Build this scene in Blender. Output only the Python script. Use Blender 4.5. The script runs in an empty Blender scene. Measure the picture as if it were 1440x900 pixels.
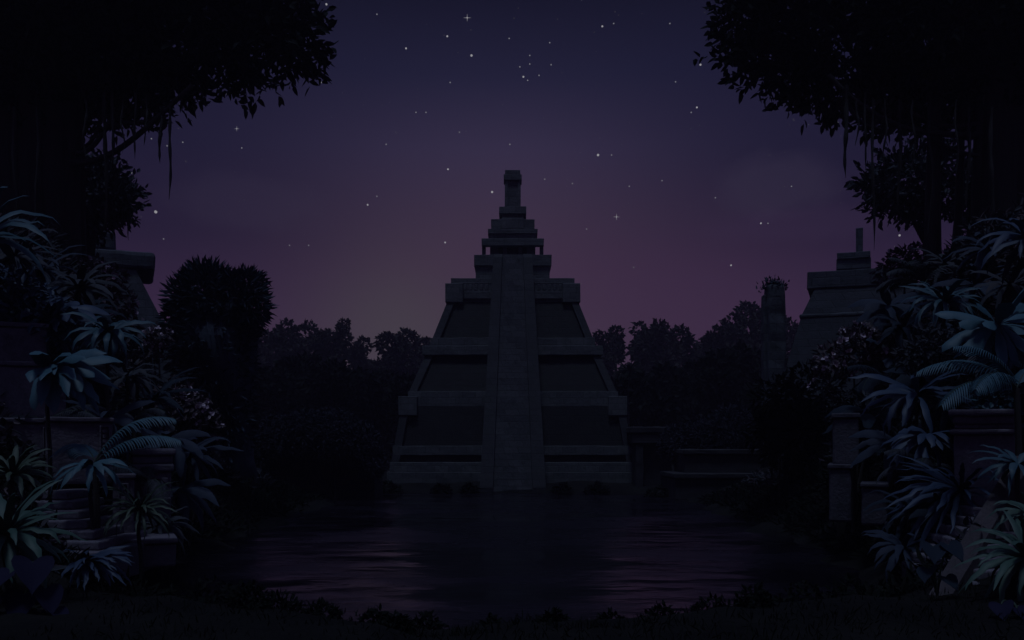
import bpy, math, random
import numpy as np
from mathutils import Vector, noise

rng = np.random.default_rng(7)
random.seed(7)
R = math.radians
F, CAMH, HY, CX = 1300.0, 4.0, 620.0, 720.0
col = bpy.context.scene.collection
scene = bpy.context.scene

def W(px, py, d):
    """a point of the place seen at photo pixel (px, py), d metres away"""
    return np.array([(px - CX) / F * d, d, CAMH + (HY - py) / F * d])

def lin(c):
    c = c / 255.0
    return c / 12.92 if c <= 0.04045 else ((c + 0.055) / 1.055) ** 2.4
def rgb(r, g, b):
    return (lin(r), lin(g), lin(b), 1.0)
def smooth(a, b, x):
    t = np.clip((np.asarray(x, float) - a) / (b - a), 0, 1)
    return t * t * (3 - 2 * t)

# ------------------------------------------------------------------ materials
class NT:
    def __init__(s, tree):
        s.t = tree; s.n = tree.nodes; s.l = tree.links
    def new(s, typ, **kw):
        n = s.n.new(typ)
        for k, v in kw.items(): setattr(n, k, v)
        return n
    def link(s, a, b): s.l.new(a, b)
    def math(s, op, a, b=None, c=None):
        n = s.new('ShaderNodeMath', operation=op)
        for i, v in enumerate((a, b, c)):
            if v is None: continue
            if isinstance(v, (int, float)): n.inputs[i].default_value = v
            else: s.link(v, n.inputs[i])
        return n.outputs[0]
    def mix(s, f, a, b):
        n = s.new('ShaderNodeMix', data_type='RGBA')
        for k, v in ((0, f), (6, a), (7, b)):
            if isinstance(v, (int, float)): n.inputs[k].default_value = v
            elif isinstance(v, tuple): n.inputs[k].default_value = v
            else: s.link(v, n.inputs[k])
        return n.outputs[2]
    def ramp(s, f, stops):
        n = s.new('ShaderNodeValToRGB')
        el = n.color_ramp.elements
        while len(el) < len(stops): el.new(0.5)
        for e, (p, c) in zip(el, stops): e.position = p; e.color = c
        s.link(f, n.inputs[0])
        return n.outputs[0]
    def noise(s, vec, scale, detail=4, rough=0.55):
        n = s.new('ShaderNodeTexNoise')
        n.inputs['Scale'].default_value = scale; n.inputs['Detail'].default_value = detail
        n.inputs['Roughness'].default_value = rough
        if vec is not None: s.link(vec, n.inputs['Vector'])
        return n.outputs[0]

def base_mat(name):
    m = bpy.data.materials.new(name); m.use_nodes = True
    nt = NT(m.node_tree); nt.n.clear()
    out = nt.new('ShaderNodeOutputMaterial'); b = nt.new('ShaderNodeBsdfPrincipled')
    nt.link(b.outputs[0], out.inputs[0])
    return m, nt, b

def stone(name, c1, c2, rough=0.85, scale=0.6, moss=0.35, bump=0.5, course=(1.1, 0.5)):
    m, nt, b = base_mat(name)
    tc = nt.new('ShaderNodeTexCoord'); geo = nt.new('ShaderNodeNewGeometry')
    p = geo.outputs['Position']
    big = nt.noise(p, scale, 6, 0.6)
    fine = nt.noise(p, scale * 9, 5, 0.65)
    c = nt.mix(nt.ramp(big, [(0.3, (0, 0, 0, 1)), (0.7, (1, 1, 1, 1))]), c1, c2)
    c = nt.mix(nt.math('MULTIPLY', nt.ramp(fine, [(0.42, (0, 0, 0, 1)), (0.72, (1, 1, 1, 1))]), 0.45), c,
               (c1[0] * .45, c1[1] * .5, c1[2] * .5, 1))
    mo = nt.ramp(nt.noise(p, scale * 2.3, 6, 0.7), [(0.52, (0, 0, 0, 1)), (0.66, (1, 1, 1, 1))])
    c = nt.mix(nt.math('MULTIPLY', mo, moss), c, (0.016, 0.026, 0.018, 1))
    # masonry courses as shallow joints
    sep = nt.new('ShaderNodeSeparateXYZ'); nt.link(p, sep.inputs[0])
    cmb = nt.new('ShaderNodeCombineXYZ')
    nt.link(nt.math('ADD', sep.outputs[0], nt.math('MULTIPLY', sep.outputs[1], 0.9)), cmb.inputs[0]); nt.link(sep.outputs[2], cmb.inputs[1])
    br = nt.new('ShaderNodeTexBrick')
    br.inputs['Scale'].default_value = 1.0; br.inputs['Brick Width'].default_value = course[0]
    br.inputs['Row Height'].default_value = course[1]; br.inputs['Mortar Size'].default_value = 0.02
    br.inputs['Mortar Smooth'].default_value = 0.6
    br.inputs['Color1'].default_value = (1, 1, 1, 1); br.inputs['Color2'].default_value = (.62, .64, .68, 1); br.inputs['Mortar'].default_value = (.22, .22, .22, 1)
    nt.link(cmb.outputs[0], br.inputs['Vector'])
    mulc = nt.new('ShaderNodeMix', data_type='RGBA', blend_type='MULTIPLY'); mulc.inputs[0].default_value = 0.8
    nt.link(c, mulc.inputs[6]); nt.link(br.outputs[0], mulc.inputs[7])
    nt.link(mulc.outputs[2], b.inputs['Base Color']); b.inputs['Roughness'].default_value = rough
    h = nt.math('ADD', nt.math('MULTIPLY', fine, 0.5), nt.math('ADD', big, nt.math('MULTIPLY', br.outputs[1], -0.35)))
    bp = nt.new('ShaderNodeBump'); bp.inputs['Strength'].default_value = bump; bp.inputs['Distance'].default_value = 0.12
    nt.link(h, bp.inputs['Height']); nt.link(bp.outputs[0], b.inputs['Normal'])
    return m

def leaf(name, c1, c2, rough=0.55, spec=0.28, trans=0.0):
    m, nt, b = base_mat(name)
    geo = nt.new('ShaderNodeNewGeometry')
    v = nt.noise(geo.outputs['Position'], 1.3, 3)
    f = nt.math('ADD', nt.math('MULTIPLY', geo.outputs['Random Per Island'], 0.7), nt.math('MULTIPLY', nt.math('SUBTRACT', v, 0.35), 0.6))
    c = nt.mix(f, c1, c2)
    old = nt.ramp(geo.outputs['Random Per Island'], [(.86, (0, 0, 0, 1)), (.95, (1, 1, 1, 1))])
    c = nt.mix(nt.math('MULTIPLY', old, .35), c, (c2[0] * .9, c2[1] * .62, c2[2] * .5, 1))
    nt.link(c, b.inputs['Base Color'])
    b.inputs['Roughness'].default_value = rough
    b.inputs['Specular IOR Level'].default_value = spec
    return m

def bark(name, c1, c2):
    m, nt, b = base_mat(name)
    geo = nt.new('ShaderNodeNewGeometry')
    mp = nt.new('ShaderNodeMapping'); mp.inputs['Scale'].default_value = (6, 6, 0.7); nt.link(geo.outputs['Position'], mp.inputs[0])
    n = nt.noise(mp.outputs[0], 1.0, 5)
    nt.link(nt.mix(n, c1, c2), b.inputs['Base Color']); b.inputs['Roughness'].default_value = 0.9
    bp = nt.new('ShaderNodeBump'); bp.inputs['Strength'].default_value = 0.7; bp.inputs['Distance'].default_value = 0.1
    nt.link(n, bp.inputs['Height']); nt.link(bp.outputs[0], b.inputs['Normal'])
    return m

M = {}
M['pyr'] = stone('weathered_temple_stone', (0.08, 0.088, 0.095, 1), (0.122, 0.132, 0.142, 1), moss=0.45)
M['pyr_panel'] = stone('shaded_panel_stone', (0.0035, 0.004, 0.006, 1), (0.008, 0.0085, 0.012, 1), moss=0.3)  # near-black base puts the shade of the sunk slopes into the colour, plus moss
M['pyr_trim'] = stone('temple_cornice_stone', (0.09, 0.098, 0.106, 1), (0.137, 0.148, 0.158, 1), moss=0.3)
M['pyr_frame'] = stone('shaded_frame_stone', (0.02, 0.022, 0.029, 1), (0.034, 0.036, 0.045, 1), moss=0.3)  # moss patches over a base darkened to keep moonlit slopes in painted shade
M['pyr_stair'] = stone('worn_stair_stone', (0.09, 0.096, 0.106, 1), (0.13, 0.138, 0.15, 1), moss=0.4)
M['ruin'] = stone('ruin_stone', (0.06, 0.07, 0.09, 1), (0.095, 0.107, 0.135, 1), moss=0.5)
M['ruin_wall'] = stone('dark_ruin_wall', (0.03, 0.035, 0.05, 1), (0.05, 0.057, 0.078, 1), moss=0.3)  # darker base tone for the sloped walls, with moss patches
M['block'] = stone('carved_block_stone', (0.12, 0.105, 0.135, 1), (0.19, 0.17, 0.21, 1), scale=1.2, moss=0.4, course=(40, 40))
M['low_ruin'] = stone('dark_low_wall_stone', (0.02, 0.019, 0.024, 1), (0.036, 0.034, 0.042, 1), moss=0.4)
M['block_dim'] = stone('dimmed_pier_stone', (0.05, 0.048, 0.065, 1), (0.085, 0.08, 0.105, 1), scale=1.2, moss=0.5, course=(40, 40))  # darker copy of the block stone: shade on the right piers is painted in
M['dark_opening'] = stone('doorway_shade_stone', (0.01, 0.01, 0.012, 1), (0.02, 0.02, 0.022, 1), moss=0)  # interior shade of door and windows put into a near-black colour
M['canopy'] = leaf('canopy_leaf', (0.006, 0.009, 0.008, 1), (0.012, 0.016, 0.013, 1), 0.7, 0.05)
M['sod'] = leaf('dark_grass', (0.006, 0.008, 0.008, 1), (0.014, 0.017, 0.014, 1), 0.8, 0.05)
M['mound'] = leaf('mound_leaf', (0.026, 0.027, 0.04, 1), (0.036, 0.038, 0.052, 1), 0.9, 0.05)
M['canopy_pale'] = leaf('pale_canopy_leaf', (0.05, 0.06, 0.05, 1), (0.09, 0.10, 0.08, 1), 0.6, 0.15)
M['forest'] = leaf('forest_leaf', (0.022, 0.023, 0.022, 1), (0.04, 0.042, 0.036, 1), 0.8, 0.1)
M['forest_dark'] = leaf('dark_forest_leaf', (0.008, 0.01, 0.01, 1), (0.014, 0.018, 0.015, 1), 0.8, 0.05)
M['spiky'] = leaf('spiky_crown_leaf', (0.022, 0.034, 0.055, 1), (0.036, 0.052, 0.075, 1), 0.6, 0.15)
M['teal'] = leaf('teal_leaf', (0.034, 0.09, 0.12, 1), (0.056, 0.125, 0.16, 1))
M['deep_teal'] = leaf('deep_teal_leaf', (0.024, 0.06, 0.082, 1), (0.04, 0.09, 0.115, 1))
M['green'] = leaf('green_leaf', (0.03, 0.068, 0.056, 1), (0.055, 0.105, 0.082, 1))
M['olive'] = leaf('olive_leaf', (0.03, 0.05, 0.035, 1), (0.05, 0.075, 0.05, 1))
M['blue'] = leaf('blue_leaf', (0.022, 0.04, 0.075, 1), (0.04, 0.062, 0.11, 1))
M['violet'] = leaf('violet_leaf', (0.012, 0.011, 0.03, 1), (0.018, 0.017, 0.042, 1), 0.8, 0.1)
M['dusk'] = leaf('dusky_leaf', (0.012, 0.018, 0.03, 1), (0.02, 0.03, 0.045, 1), 0.8, 0.1)
M['blue_dim'] = leaf('dim_blue_leaf', (0.02, 0.028, 0.048, 1), (0.032, 0.044, 0.07, 1), 0.7, 0.15)
M['brush'] = leaf('brown_undergrowth', (0.06, 0.048, 0.056, 1), (0.10, 0.078, 0.09, 1), 0.8, 0.1)
M['brush_dark'] = leaf('dark_undergrowth', (0.032, 0.036, 0.046, 1), (0.055, 0.06, 0.072, 1), 0.8, 0.1)
M['flower'] = leaf('pale_blossom', (0.4, 0.33, 0.4, 1), (0.7, 0.6, 0.68, 1), 0.8, 0.1)
M['rail'] = stone('dark_rail_stone', (0.05, 0.04, 0.048, 1), (0.08, 0.064, 0.076, 1), scale=1.2, moss=0.3, course=(40, 40))
M['forest_haze'] = leaf('haze_tinted_leaf', (0.035, 0.038, 0.05, 1), (0.055, 0.06, 0.075, 1), 0.8, 0.1)  # blue haze around the second-row trees is put into this leaf colour
M['bark'] = bark('dark_bark', (0.015, 0.014, 0.014, 1), (0.035, 0.032, 0.03, 1))
M['vine'] = bark('vine_bark', (0.012, 0.012, 0.012, 1), (0.025, 0.024, 0.022, 1))
M['trunk_blue'] = bark('blue_grey_bark', (0.022, 0.03, 0.052, 1), (0.038, 0.05, 0.08, 1))

def ground_mat():
    m, nt, b = base_mat('jungle_soil')
    p = nt.new('ShaderNodeNewGeometry').outputs['Position']
    c = nt.mix(nt.ramp(nt.noise(p, 0.5, 6, .65), [(.35, (0, 0, 0, 1)), (.65, (1, 1, 1, 1))]), (0.006, 0.006, 0.007, 1), (0.014, 0.014, 0.013, 1))
    nt.link(c, b.inputs['Base Color']); b.inputs['Roughness'].default_value = 0.95; b.inputs['Specular IOR Level'].default_value = 0.1
    bp = nt.new('ShaderNodeBump'); bp.inputs['Strength'].default_value = 1; bp.inputs['Distance'].default_value = 0.15
    nt.link(nt.noise(p, 3, 6, .7), bp.inputs['Height']); nt.link(bp.outputs[0], b.inputs['Normal'])
    return m
M['soil'] = ground_mat()

def water_mat():
    m, nt, b = base_mat('still_lagoon_water')
    p = nt.new('ShaderNodeNewGeometry').outputs['Position']
    mp = nt.new('ShaderNodeMapping'); mp.inputs['Scale'].default_value = (0.5, 0.8, 1); nt.link(p, mp.inputs[0])
    n1 = nt.noise(mp.outputs[0], 0.5, 2, .5); n2 = nt.noise(mp.outputs[0], 2.2, 3, .6)
    patch = nt.noise(mp.outputs[0], 0.22, 5, .62)
    wind = nt.ramp(patch, [(.42, (0, 0, 0, 1)), (.58, (1, 1, 1, 1))])
    h = nt.math('ADD', n1, nt.math('MULTIPLY', nt.math('MULTIPLY', n2, wind), 0.3))
    bp = nt.new('ShaderNodeBump'); bp.inputs['Strength'].default_value = 0.9; bp.inputs['Distance'].default_value = 0.15
    nt.link(h, bp.inputs['Height']); nt.link(bp.outputs[0], b.inputs['Normal'])
    nt.link(nt.math('ADD', nt.math('MULTIPLY', wind, 0.22), 0.1), b.inputs['Roughness'])
    b.inputs['Base Color'].default_value = (0.006, 0.0045, 0.009, 1)
    b.inputs['Roughness'].default_value = 0.27; b.inputs['IOR'].default_value = 1.33
    return m
M['water'] = water_mat()

def star_mat(name, c, s):
    m = bpy.data.materials.new(name); m.use_nodes = True
    nt = NT(m.node_tree); nt.n.clear()
    out = nt.new('ShaderNodeOutputMaterial'); e = nt.new('ShaderNodeEmission')
    e.inputs[0].default_value = c; e.inputs[1].default_value = s
    nt.link(e.outputs[0], out.inputs[0])
    m.cycles.emission_sampling = 'NONE'
    return m
M['star'] = star_mat('starlight', (0.8, 0.78, 0.85, 1), 0.36)
M['star_mid'] = star_mat('soft_starlight', (0.75, 0.75, 0.85, 1), 0.22)
M['star_faint'] = star_mat('faint_starlight', (0.75, 0.72, 0.85, 1), 0.10)

# ------------------------------------------------------------------ mesh builder
class MB:
    def __init__(s): s.v = []; s.q = []; s.ng = []; s.n = 0
    def add(s, v, quads=None, ngons=None):
        v = np.asarray(v, float).reshape(-1, 3)
        if quads is not None and len(quads): s.q.append(np.asarray(quads, np.int64) + s.n)
        if ngons: s.ng += [[i + s.n for i in f] for f in ngons]
        s.v.append(v); s.n += len(v)
    def box(s, x0, x1, y0, y1, z0, z1):
        v = [(x, y, z) for z in (z0, z1) for x, y in ((x0, y0), (x1, y0), (x1, y1), (x0, y1))]
        s.add(v, [(3, 2, 1, 0), (4, 5, 6, 7), (0, 1, 5, 4), (1, 2, 6, 5), (2, 3, 7, 6), (3, 0, 4, 7)])
    def hexa(s, b, t):
        s.add(list(b) + list(t), [(3, 2, 1, 0), (4, 5, 6, 7), (0, 1, 5, 4), (1, 2, 6, 5), (2, 3, 7, 6), (3, 0, 4, 7)])
    def frustum(s, cx, cy, a0, z0, a1, z1):
        f = lambda a, z: [(cx - a, cy - a, z), (cx + a, cy - a, z), (cx + a, cy + a, z), (cx - a, cy + a, z)]
        s.hexa(f(a0, z0), f(a1, z1))
    def rough(s, x0, x1, y0, y1, z0, z1, r=0.06, j=0.03, step=0.35, lean=0.0):
        """a worn block: rounded edges and an uneven surface"""
        lo = np.array([x0, y0, z0]); hi = np.array([x1, y1, z1])
        r = min(r, *(0.45 * (hi - lo)))
        def coords(a, b):
            n = max(1, min(24, int((b - a - 2 * r) / step)))
            k = [a, a + r * .3, a + r]
            k += list(np.linspace(a + r, b - r, n + 1)[1:])
            k += [b - r * .3, b]
            return np.array(k)
        C = [coords(lo[i], hi[i]) for i in range(3)]
        for ax in range(3):
            u, w = (ax + 1) % 3, (ax + 2) % 3
            for side in (0, 1):
                U, V = np.meshgrid(C[u], C[w], indexing='ij')
                P = np.zeros(U.shape + (3,)); P[..., u] = U; P[..., w] = V; P[..., ax] = hi[ax] if side else lo[ax]
                q = np.clip(P, lo + r, hi - r); dd = P - q
                L = np.linalg.norm(dd, axis=-1, keepdims=True); L[L == 0] = 1
                P = q + dd / L * r
                sh = P.shape; P = P.reshape(-1, 3)
                for i in range(len(P)):
                    nv = noise.noise_vector(Vector(P[i]) * 1.1) * j + noise.noise_vector(Vector(P[i]) * 4.0) * (j * .45)
                    P[i] += nv
                n, mm = sh[0], sh[1]
                idx = np.arange(n * mm).reshape(n, mm)
                q4 = np.stack([idx[:-1, :-1], idx[1:, :-1], idx[1:, 1:], idx[:-1, 1:]], -1).reshape(-1, 4)
                if not side: q4 = q4[:, ::-1]
                s.add(P, q4)
    def tube(s, pts, rad, sides=8, cap=True, wob=0.0):
        pts = np.asarray(pts, float); rad = np.broadcast_to(np.asarray(rad, float), (len(pts),))
        t = np.gradient(pts, axis=0); t /= np.linalg.norm(t, axis=1, keepdims=True) + 1e-9
        ref = np.array([0.0, 1.0, 0.0]) if abs(t[0][1]) < .8 else np.array([1.0, 0, 0])
        V = []
        for i in range(len(pts)):
            a = np.cross(t[i], ref); a /= np.linalg.norm(a) + 1e-9; b = np.cross(t[i], a)
            for k in range(sides):
                th = 2 * math.pi * k / sides
                rr = rad[i] * (1 + wob * math.sin(3 * th + i * .7) + wob * .6 * math.sin(5 * th - i * .4))
                V.append(pts[i] + (a * math.cos(th) + b * math.sin(th)) * rr)
        n = len(pts); q = []
        for i in range(n - 1):
            for k in range(sides):
                k2 = (k + 1) % sides
                q.append((i * sides + k, i * sides + k2, (i + 1) * sides + k2, (i + 1) * sides + k))
        ng = [list(range(sides))[::-1], [(n - 1) * sides + k for k in range(sides)]] if cap else None
        s.add(V, q, ng)
    def leaves(s, c, d, nrm, L, Wd):
        """oval pointed leaves: base c, direction d, normal nrm"""
        d = d / (np.linalg.norm(d, axis=1, keepdims=True) + 1e-9)
        sd = np.cross(d, nrm); sd /= np.linalg.norm(sd, axis=1, keepdims=True) + 1e-9
        up = np.cross(sd, d)
        L = np.broadcast_to(L, (len(c),))[:, None]; Wd = np.broadcast_to(Wd, (len(c),))[:, None]
        f = up * Wd * 0.22
        p = [c, c + d * L * .3 + sd * Wd * .5 + f, c + d * L * .68 + sd * Wd * .38 + f * .7, c + d * L,
             c + d * L * .68 - sd * Wd * .38 + f * .7, c + d * L * .3 - sd * Wd * .5 + f]
        V = np.stack(p, 1).reshape(-1, 3)
        b = (np.arange(len(c)) * 6)[:, None]
        q = np.concatenate([b + np.array([0, 1, 2, 3]), b + np.array([0, 3, 4, 5])])
        s.add(V, q)
    def ribbon(s, pts, width, side, fold=0.18):
        """a long leaf along pts with a pressed-in midrib"""
        pts = np.asarray(pts, float); n = len(pts)
        t = np.gradient(pts, axis=0); t /= np.linalg.norm(t, axis=1, keepdims=True) + 1e-9
        sd = np.asarray(side, float); sd = np.broadcast_to(sd, pts.shape)
        sd = sd - t * np.sum(sd * t, 1, keepdims=True); sd /= np.linalg.norm(sd, axis=1, keepdims=True) + 1e-9
        up = np.cross(sd, t); w = np.asarray(width)[:, None]
        V = np.stack([pts - sd * w * .5 + up * w * fold, pts, pts + sd * w * .5 + up * w * fold], 1).reshape(-1, 3)
        i = np.arange(n - 1)[:, None] * 3
        q = np.concatenate([i + np.array([0, 1, 4, 3]), i + np.array([1, 2, 5, 4])])
        s.add(V, q)
    def build(s, name, mat, parent=None, origin=None, smooth_=False):
        V = np.concatenate(s.v)
        if parent is not None and origin is None: origin = np.array(wl(parent))
        if origin is None: origin = np.zeros(3)
        V = V - np.asarray(origin)
        q = np.concatenate(s.q) if s.q else np.zeros((0, 4), np.int64)
        me = bpy.data.meshes.new(name)
        nl = q.size + sum(len(f) for f in s.ng)
        me.vertices.add(len(V)); me.vertices.foreach_set('co', V.astype(np.float32).ravel())
        me.loops.add(nl); me.polygons.add(len(q) + len(s.ng))
        li = np.concatenate([q.ravel()] + [np.asarray(f) for f in s.ng]) if s.ng else q.ravel()
        me.loops.foreach_set('vertex_index', li.astype(np.int32))
        tot = np.concatenate([np.full(len(q), 4), np.array([len(f) for f in s.ng], int)]).astype(np.int32)
        st = np.concatenate([[0], np.cumsum(tot)[:-1]]).astype(np.int32)
        me.polygons.foreach_set('loop_start', st); me.polygons.foreach_set('loop_total', tot)
        me.polygons.foreach_set('use_smooth', np.full(len(tot), bool(smooth_)))
        me.update(calc_edges=True); me.validate()
        me.materials.append(mat)
        o = bpy.data.objects.new(name, me); col.objects.link(o)
        if parent is not None:
            o.parent = parent; o.location = tuple(np.asarray(origin) - np.array(wl(parent)))
        else: o.location = tuple(origin)
        return o

def wl(o):
    v = Vector(o.location)
    while o.parent is not None:
        o = o.parent; v = v + Vector(o.location)
    return v
def tag(o, label, cat, group=None):
    o['label'] = label; o['category'] = cat
    if group: o['group'] = group
    return o
def thing(name, label, cat, loc, group=None):
    o = bpy.data.objects.new(name, None); col.objects.link(o); o.location = tuple(loc); o.empty_display_size = .3
    return tag(o, label, cat, group)
def struct(o): o['kind'] = 'structure'; return o

# ------------------------------------------------------------------ terrain
def lagoon_half(y):
    return np.interp(y, [18.5, 19.6, 21.5, 24, 27, 32, 45, 60, 70, 74], [0.5, 4.0, 7.0, 9.5, 10.4, 10.9, 11.2, 11.6, 12.5, 12.5])
def ground_z(x, y):
    x = np.asarray(x, float); y = np.asarray(y, float)
    ax = np.abs(x)
    wob = 0.5 * np.sin(y * .55 + np.sign(x) * 1.3) + 0.35 * np.sin(y * 1.3 + x * .2)
    s = np.maximum(ax - lagoon_half(y) - wob * smooth(23, 28, y), np.maximum(y - 70.2, (19.6 + .45 * np.sin(x * .9) + .4 * np.sin(x * 2.3 + 1) + .25 * np.sin(x * 5.1)) - y))
    z = -0.9 + 1.15 * smooth(-1.6, 0.9, s)
    bank = smooth(22, 29, y) * (1 - smooth(38, 54, y) * 0.85)
    z = z + bank * 11.5 * smooth(0.8, 8.8, ax - lagoon_half(y)) 
    z = z + 0.5 * smooth(.9, 4, s) + 1.9 * smooth(15, 4, y) * np.where(y < 20, 1, 0)
    z = z + 1.2 * smooth(10, 24, y) * smooth(9, 14, ax) * (1 - smooth(24, 30, y)) * smooth(-1, 2, s)
    return z
gx = np.concatenate([np.linspace(-900, -60, 22), np.linspace(-56, 56, 141), np.linspace(60, 900, 22)])
gy = np.concatenate([np.linspace(-60, -4, 10), np.linspace(0, 90, 121), np.linspace(95, 1100, 40)])
GX, GY = np.meshgrid(gx, gy, indexing='ij')
GZ = ground_z(GX, GY)
tb = MB(); n, m_ = GX.shape; idx = np.arange(n * m_).reshape(n, m_)
for i in range(n):
    for j in range(m_):
        if abs(gx[i]) < 57 and gy[j] < 92:
            GZ[i, j] += 0.22 * noise.noise(Vector((gx[i] * .4, gy[j] * .4, 0)))
tb.add(np.stack([GX, GY, GZ], -1), np.stack([idx[:-1, :-1], idx[1:, :-1], idx[1:, 1:], idx[:-1, 1:]], -1).reshape(-1, 4))
struct(tb.build('ground', M['soil'], smooth_=True))
wb = MB(); wb.add([(-16, 17, 0), (16, 17, 0), (16, 73, 0), (-16, 73, 0)], [(0, 1, 2, 3)])
struct(wb.build('lagoon_water', M['water']))

# ------------------------------------------------------------------ the main pyramid
PCX, PCY = 1.0 / F * 84, 84.0
def fa(hw): return hw * PCY / (F + hw)
def fz(hw, py): return CAMH + (HY - py) / F * (PCY - fa(hw))
pyr = thing('stepped_pyramid', 'tall stepped stone pyramid with a central stairway, standing at the far end of the lagoon', 'pyramid', (PCX, PCY, 0))
def pbox(hw, yb, yt, mat, name, worn=True, depth_hw=None):
    a = fa(hw); mb = MB()
    mb.rough(PCX - a, PCX + a, PCY - a, PCY + a, fz(hw, yb), fz(hw, yt), r=.035, j=.03, step=.8)
    return mb.build(name, M[mat], pyr)
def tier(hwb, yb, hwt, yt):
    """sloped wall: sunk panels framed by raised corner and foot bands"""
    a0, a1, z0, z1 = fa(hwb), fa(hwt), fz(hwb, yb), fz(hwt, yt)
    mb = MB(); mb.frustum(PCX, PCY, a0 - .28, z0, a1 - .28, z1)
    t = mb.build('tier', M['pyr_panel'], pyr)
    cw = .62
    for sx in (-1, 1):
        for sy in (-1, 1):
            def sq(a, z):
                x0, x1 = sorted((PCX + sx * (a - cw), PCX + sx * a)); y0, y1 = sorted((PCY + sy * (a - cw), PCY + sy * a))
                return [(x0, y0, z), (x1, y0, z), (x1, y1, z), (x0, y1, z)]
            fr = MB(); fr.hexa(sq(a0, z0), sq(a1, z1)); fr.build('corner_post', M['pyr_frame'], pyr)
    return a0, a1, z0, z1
def cornice(hw, yb, yt, chw=None, cyb=None, cyt=None, slab=None):
    c = pbox(hw, yb, yt, 'pyr_trim', 'cornice')
    if slab:
        a = fa(hw); pbox(slab[0], slab[1], slab[2], 'pyr_trim', 'cornice_ledge')
    if chw:
        a, z0, z1 = fa(chw), fz(chw, cyb), fz(chw, cyt)
        for sx in (-1, 1):
            for sy in (-1, 1):
                mb = MB(); w = 1.5
                x = sorted((PCX + sx * a, PCX + sx * (a - w))); y = sorted((PCY + sy * a, PCY + sy * (a - w)))
                mb.rough(x[0], x[1], y[0], y[1], z0, z1, r=.05, j=.03, step=.8)
                mb.build('corner_block', M['pyr_trim'], pyr)
pbox(177, 694, 664, 'pyr', 'base_platform')
pbox(173, 664.3, 650, 'pyr_trim', 'base_step')
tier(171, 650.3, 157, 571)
pbox(169, 640, 627, 'pyr_trim', 'ledge')
cornice(148, 571.5, 550, 161, 584, 557)
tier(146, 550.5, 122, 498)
cornice(127, 499, 486, None, slab=(116, 486.5, 475))
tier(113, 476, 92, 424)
cornice(87, 425, 391, 95, 425, 398)
pbox(90.5, 420, 409, 'pyr_trim', 'cornice_band')
pbox(52, 391.5, 373, 'pyr', 'upper_wall')
pbox(54.5, 373.5, 358, 'pyr_trim', 'cornice')
# carved frieze on the third cornice
a = fa(87); yf = PCY - a
for sx in (-1, 1):
    fr = MB()
    x0, x1 = sorted((PCX + sx * 1.5, PCX + sx * 4.75)); zc = fz(87, 404); fr.box(x0, x1, yf - .06, yf + .1, zc - .34, zc + .44)
    for k in range(7):
        x = sx * (1.75 + k * .46); zc = fz(87, 404)
        fr.rough(PCX + x - .13, PCX + x + .13, yf - .13, yf + .1, zc - .26, zc + .26, r=.04, j=.01)
        fr.rough(PCX + x - .2, PCX + x + .2, yf - .1, yf + .1, zc + .3, zc + .38, r=.02, j=.01)
    fr.build('carved_frieze', M['pyr_trim'], pyr)
# temple on the summit
zt0, zt1 = fz(33, 358.3), fz(33, 345)
at = fa(32)
mb = MB(); mb.rough(PCX - at, PCX + at, PCY - at, PCY + at, zt0, zt1, r=.06, j=.02, step=1)
tw = mb.build('temple_wall', M['pyr'], pyr)
d_ = MB(); d_.box(PCX - .5, PCX + .5, PCY - at - .03, PCY - at + .3, zt0 - .01, zt1 - .12)  # solid dark slab painted as the shaded opening
d_.build('doorway', M['dark_opening'], tw)
for sx in (-1, 1):
    d_ = MB(); d_.box(PCX + sx * 1.05 - .2, PCX + sx * 1.05 + .2, PCY - at - .03, PCY - at + .3, zt0 + .1, zt1 - .18)
    d_.build('window', M['dark_opening'], tw)
    for dy in (-1,):
        ac = fa(43.5); w = .34
        cxx = PCX + sx * (ac - w / 2); cyy = PCY + dy * (ac - w / 2 - .4)
        d_ = MB(); d_.rough(cxx - w / 2, cxx + w / 2, cyy - w / 2, cyy + w / 2, zt0, zt1 + .02, r=.04, j=.015)
        d_.build('column', M['pyr_trim'], pyr)
aw = fa(43.8); mb = MB(); zr0, zr1 = fz(43.8, 345.2), fz(43.8, 335)
mb.rough(PCX - aw, PCX + aw, PCY - aw, PCY - aw + .75, zr0, zr1, r=.035, j=.02, step=.8); mb.rough(PCX - at, PCX + at, PCY - aw + .7, PCY + at, zr0 + .02, zr1 - .02, r=.035, j=.02, step=.8)
mb.build('temple_roof', M['pyr_trim'], pyr)
pbox(33, 335.2, 328, 'pyr', 'roof_tier')
pbox(35, 328.2, 321.6, 'pyr_trim', 'roof_tier')
pbox(30.5, 321.8, 308, 'pyr', 'roof_tier')
mb = MB(); a3 = fa(15.5); mb.rough(PCX - a3, PCX + a3, PCY - fa(30.5) - .22, PCY, fz(30.5, 322), fz(30.5, 307), r=.06, j=.02)
mb.build('roof_panel', M['pyr_trim'], pyr)
pbox(15, 308.2, 300, 'pyr', 'roof_tier')
pbox(19.3, 300.2, 290, 'pyr_trim', 'roof_tier')
# tower with a sunk front
a4 = fa(11.2); z0, z1 = fz(11.2, 290.2), fz(11.2, 253)
mb = MB(); mb.rough(PCX - a4, PCX + a4, PCY - a4 + .09, PCY + a4, z0, z1, r=.05, j=.02, step=.6)
mb.build('tower', M['pyr'], pyr)
for sx in (-1, 1):
    mb = MB(); x = sorted((PCX + sx * a4, PCX + sx * (a4 - .26))); mb.rough(x[0], x[1], PCY - a4, PCY - a4 + .3, z0, z1, r=.03, j=.01)
    mb.build('tower_rib', M['pyr_trim'], pyr)
pbox(12.7, 253.2, 245, 'pyr_trim', 'tower_cap')
pbox(10.8, 245.2, 239, 'pyr', 'tower_cap')
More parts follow.
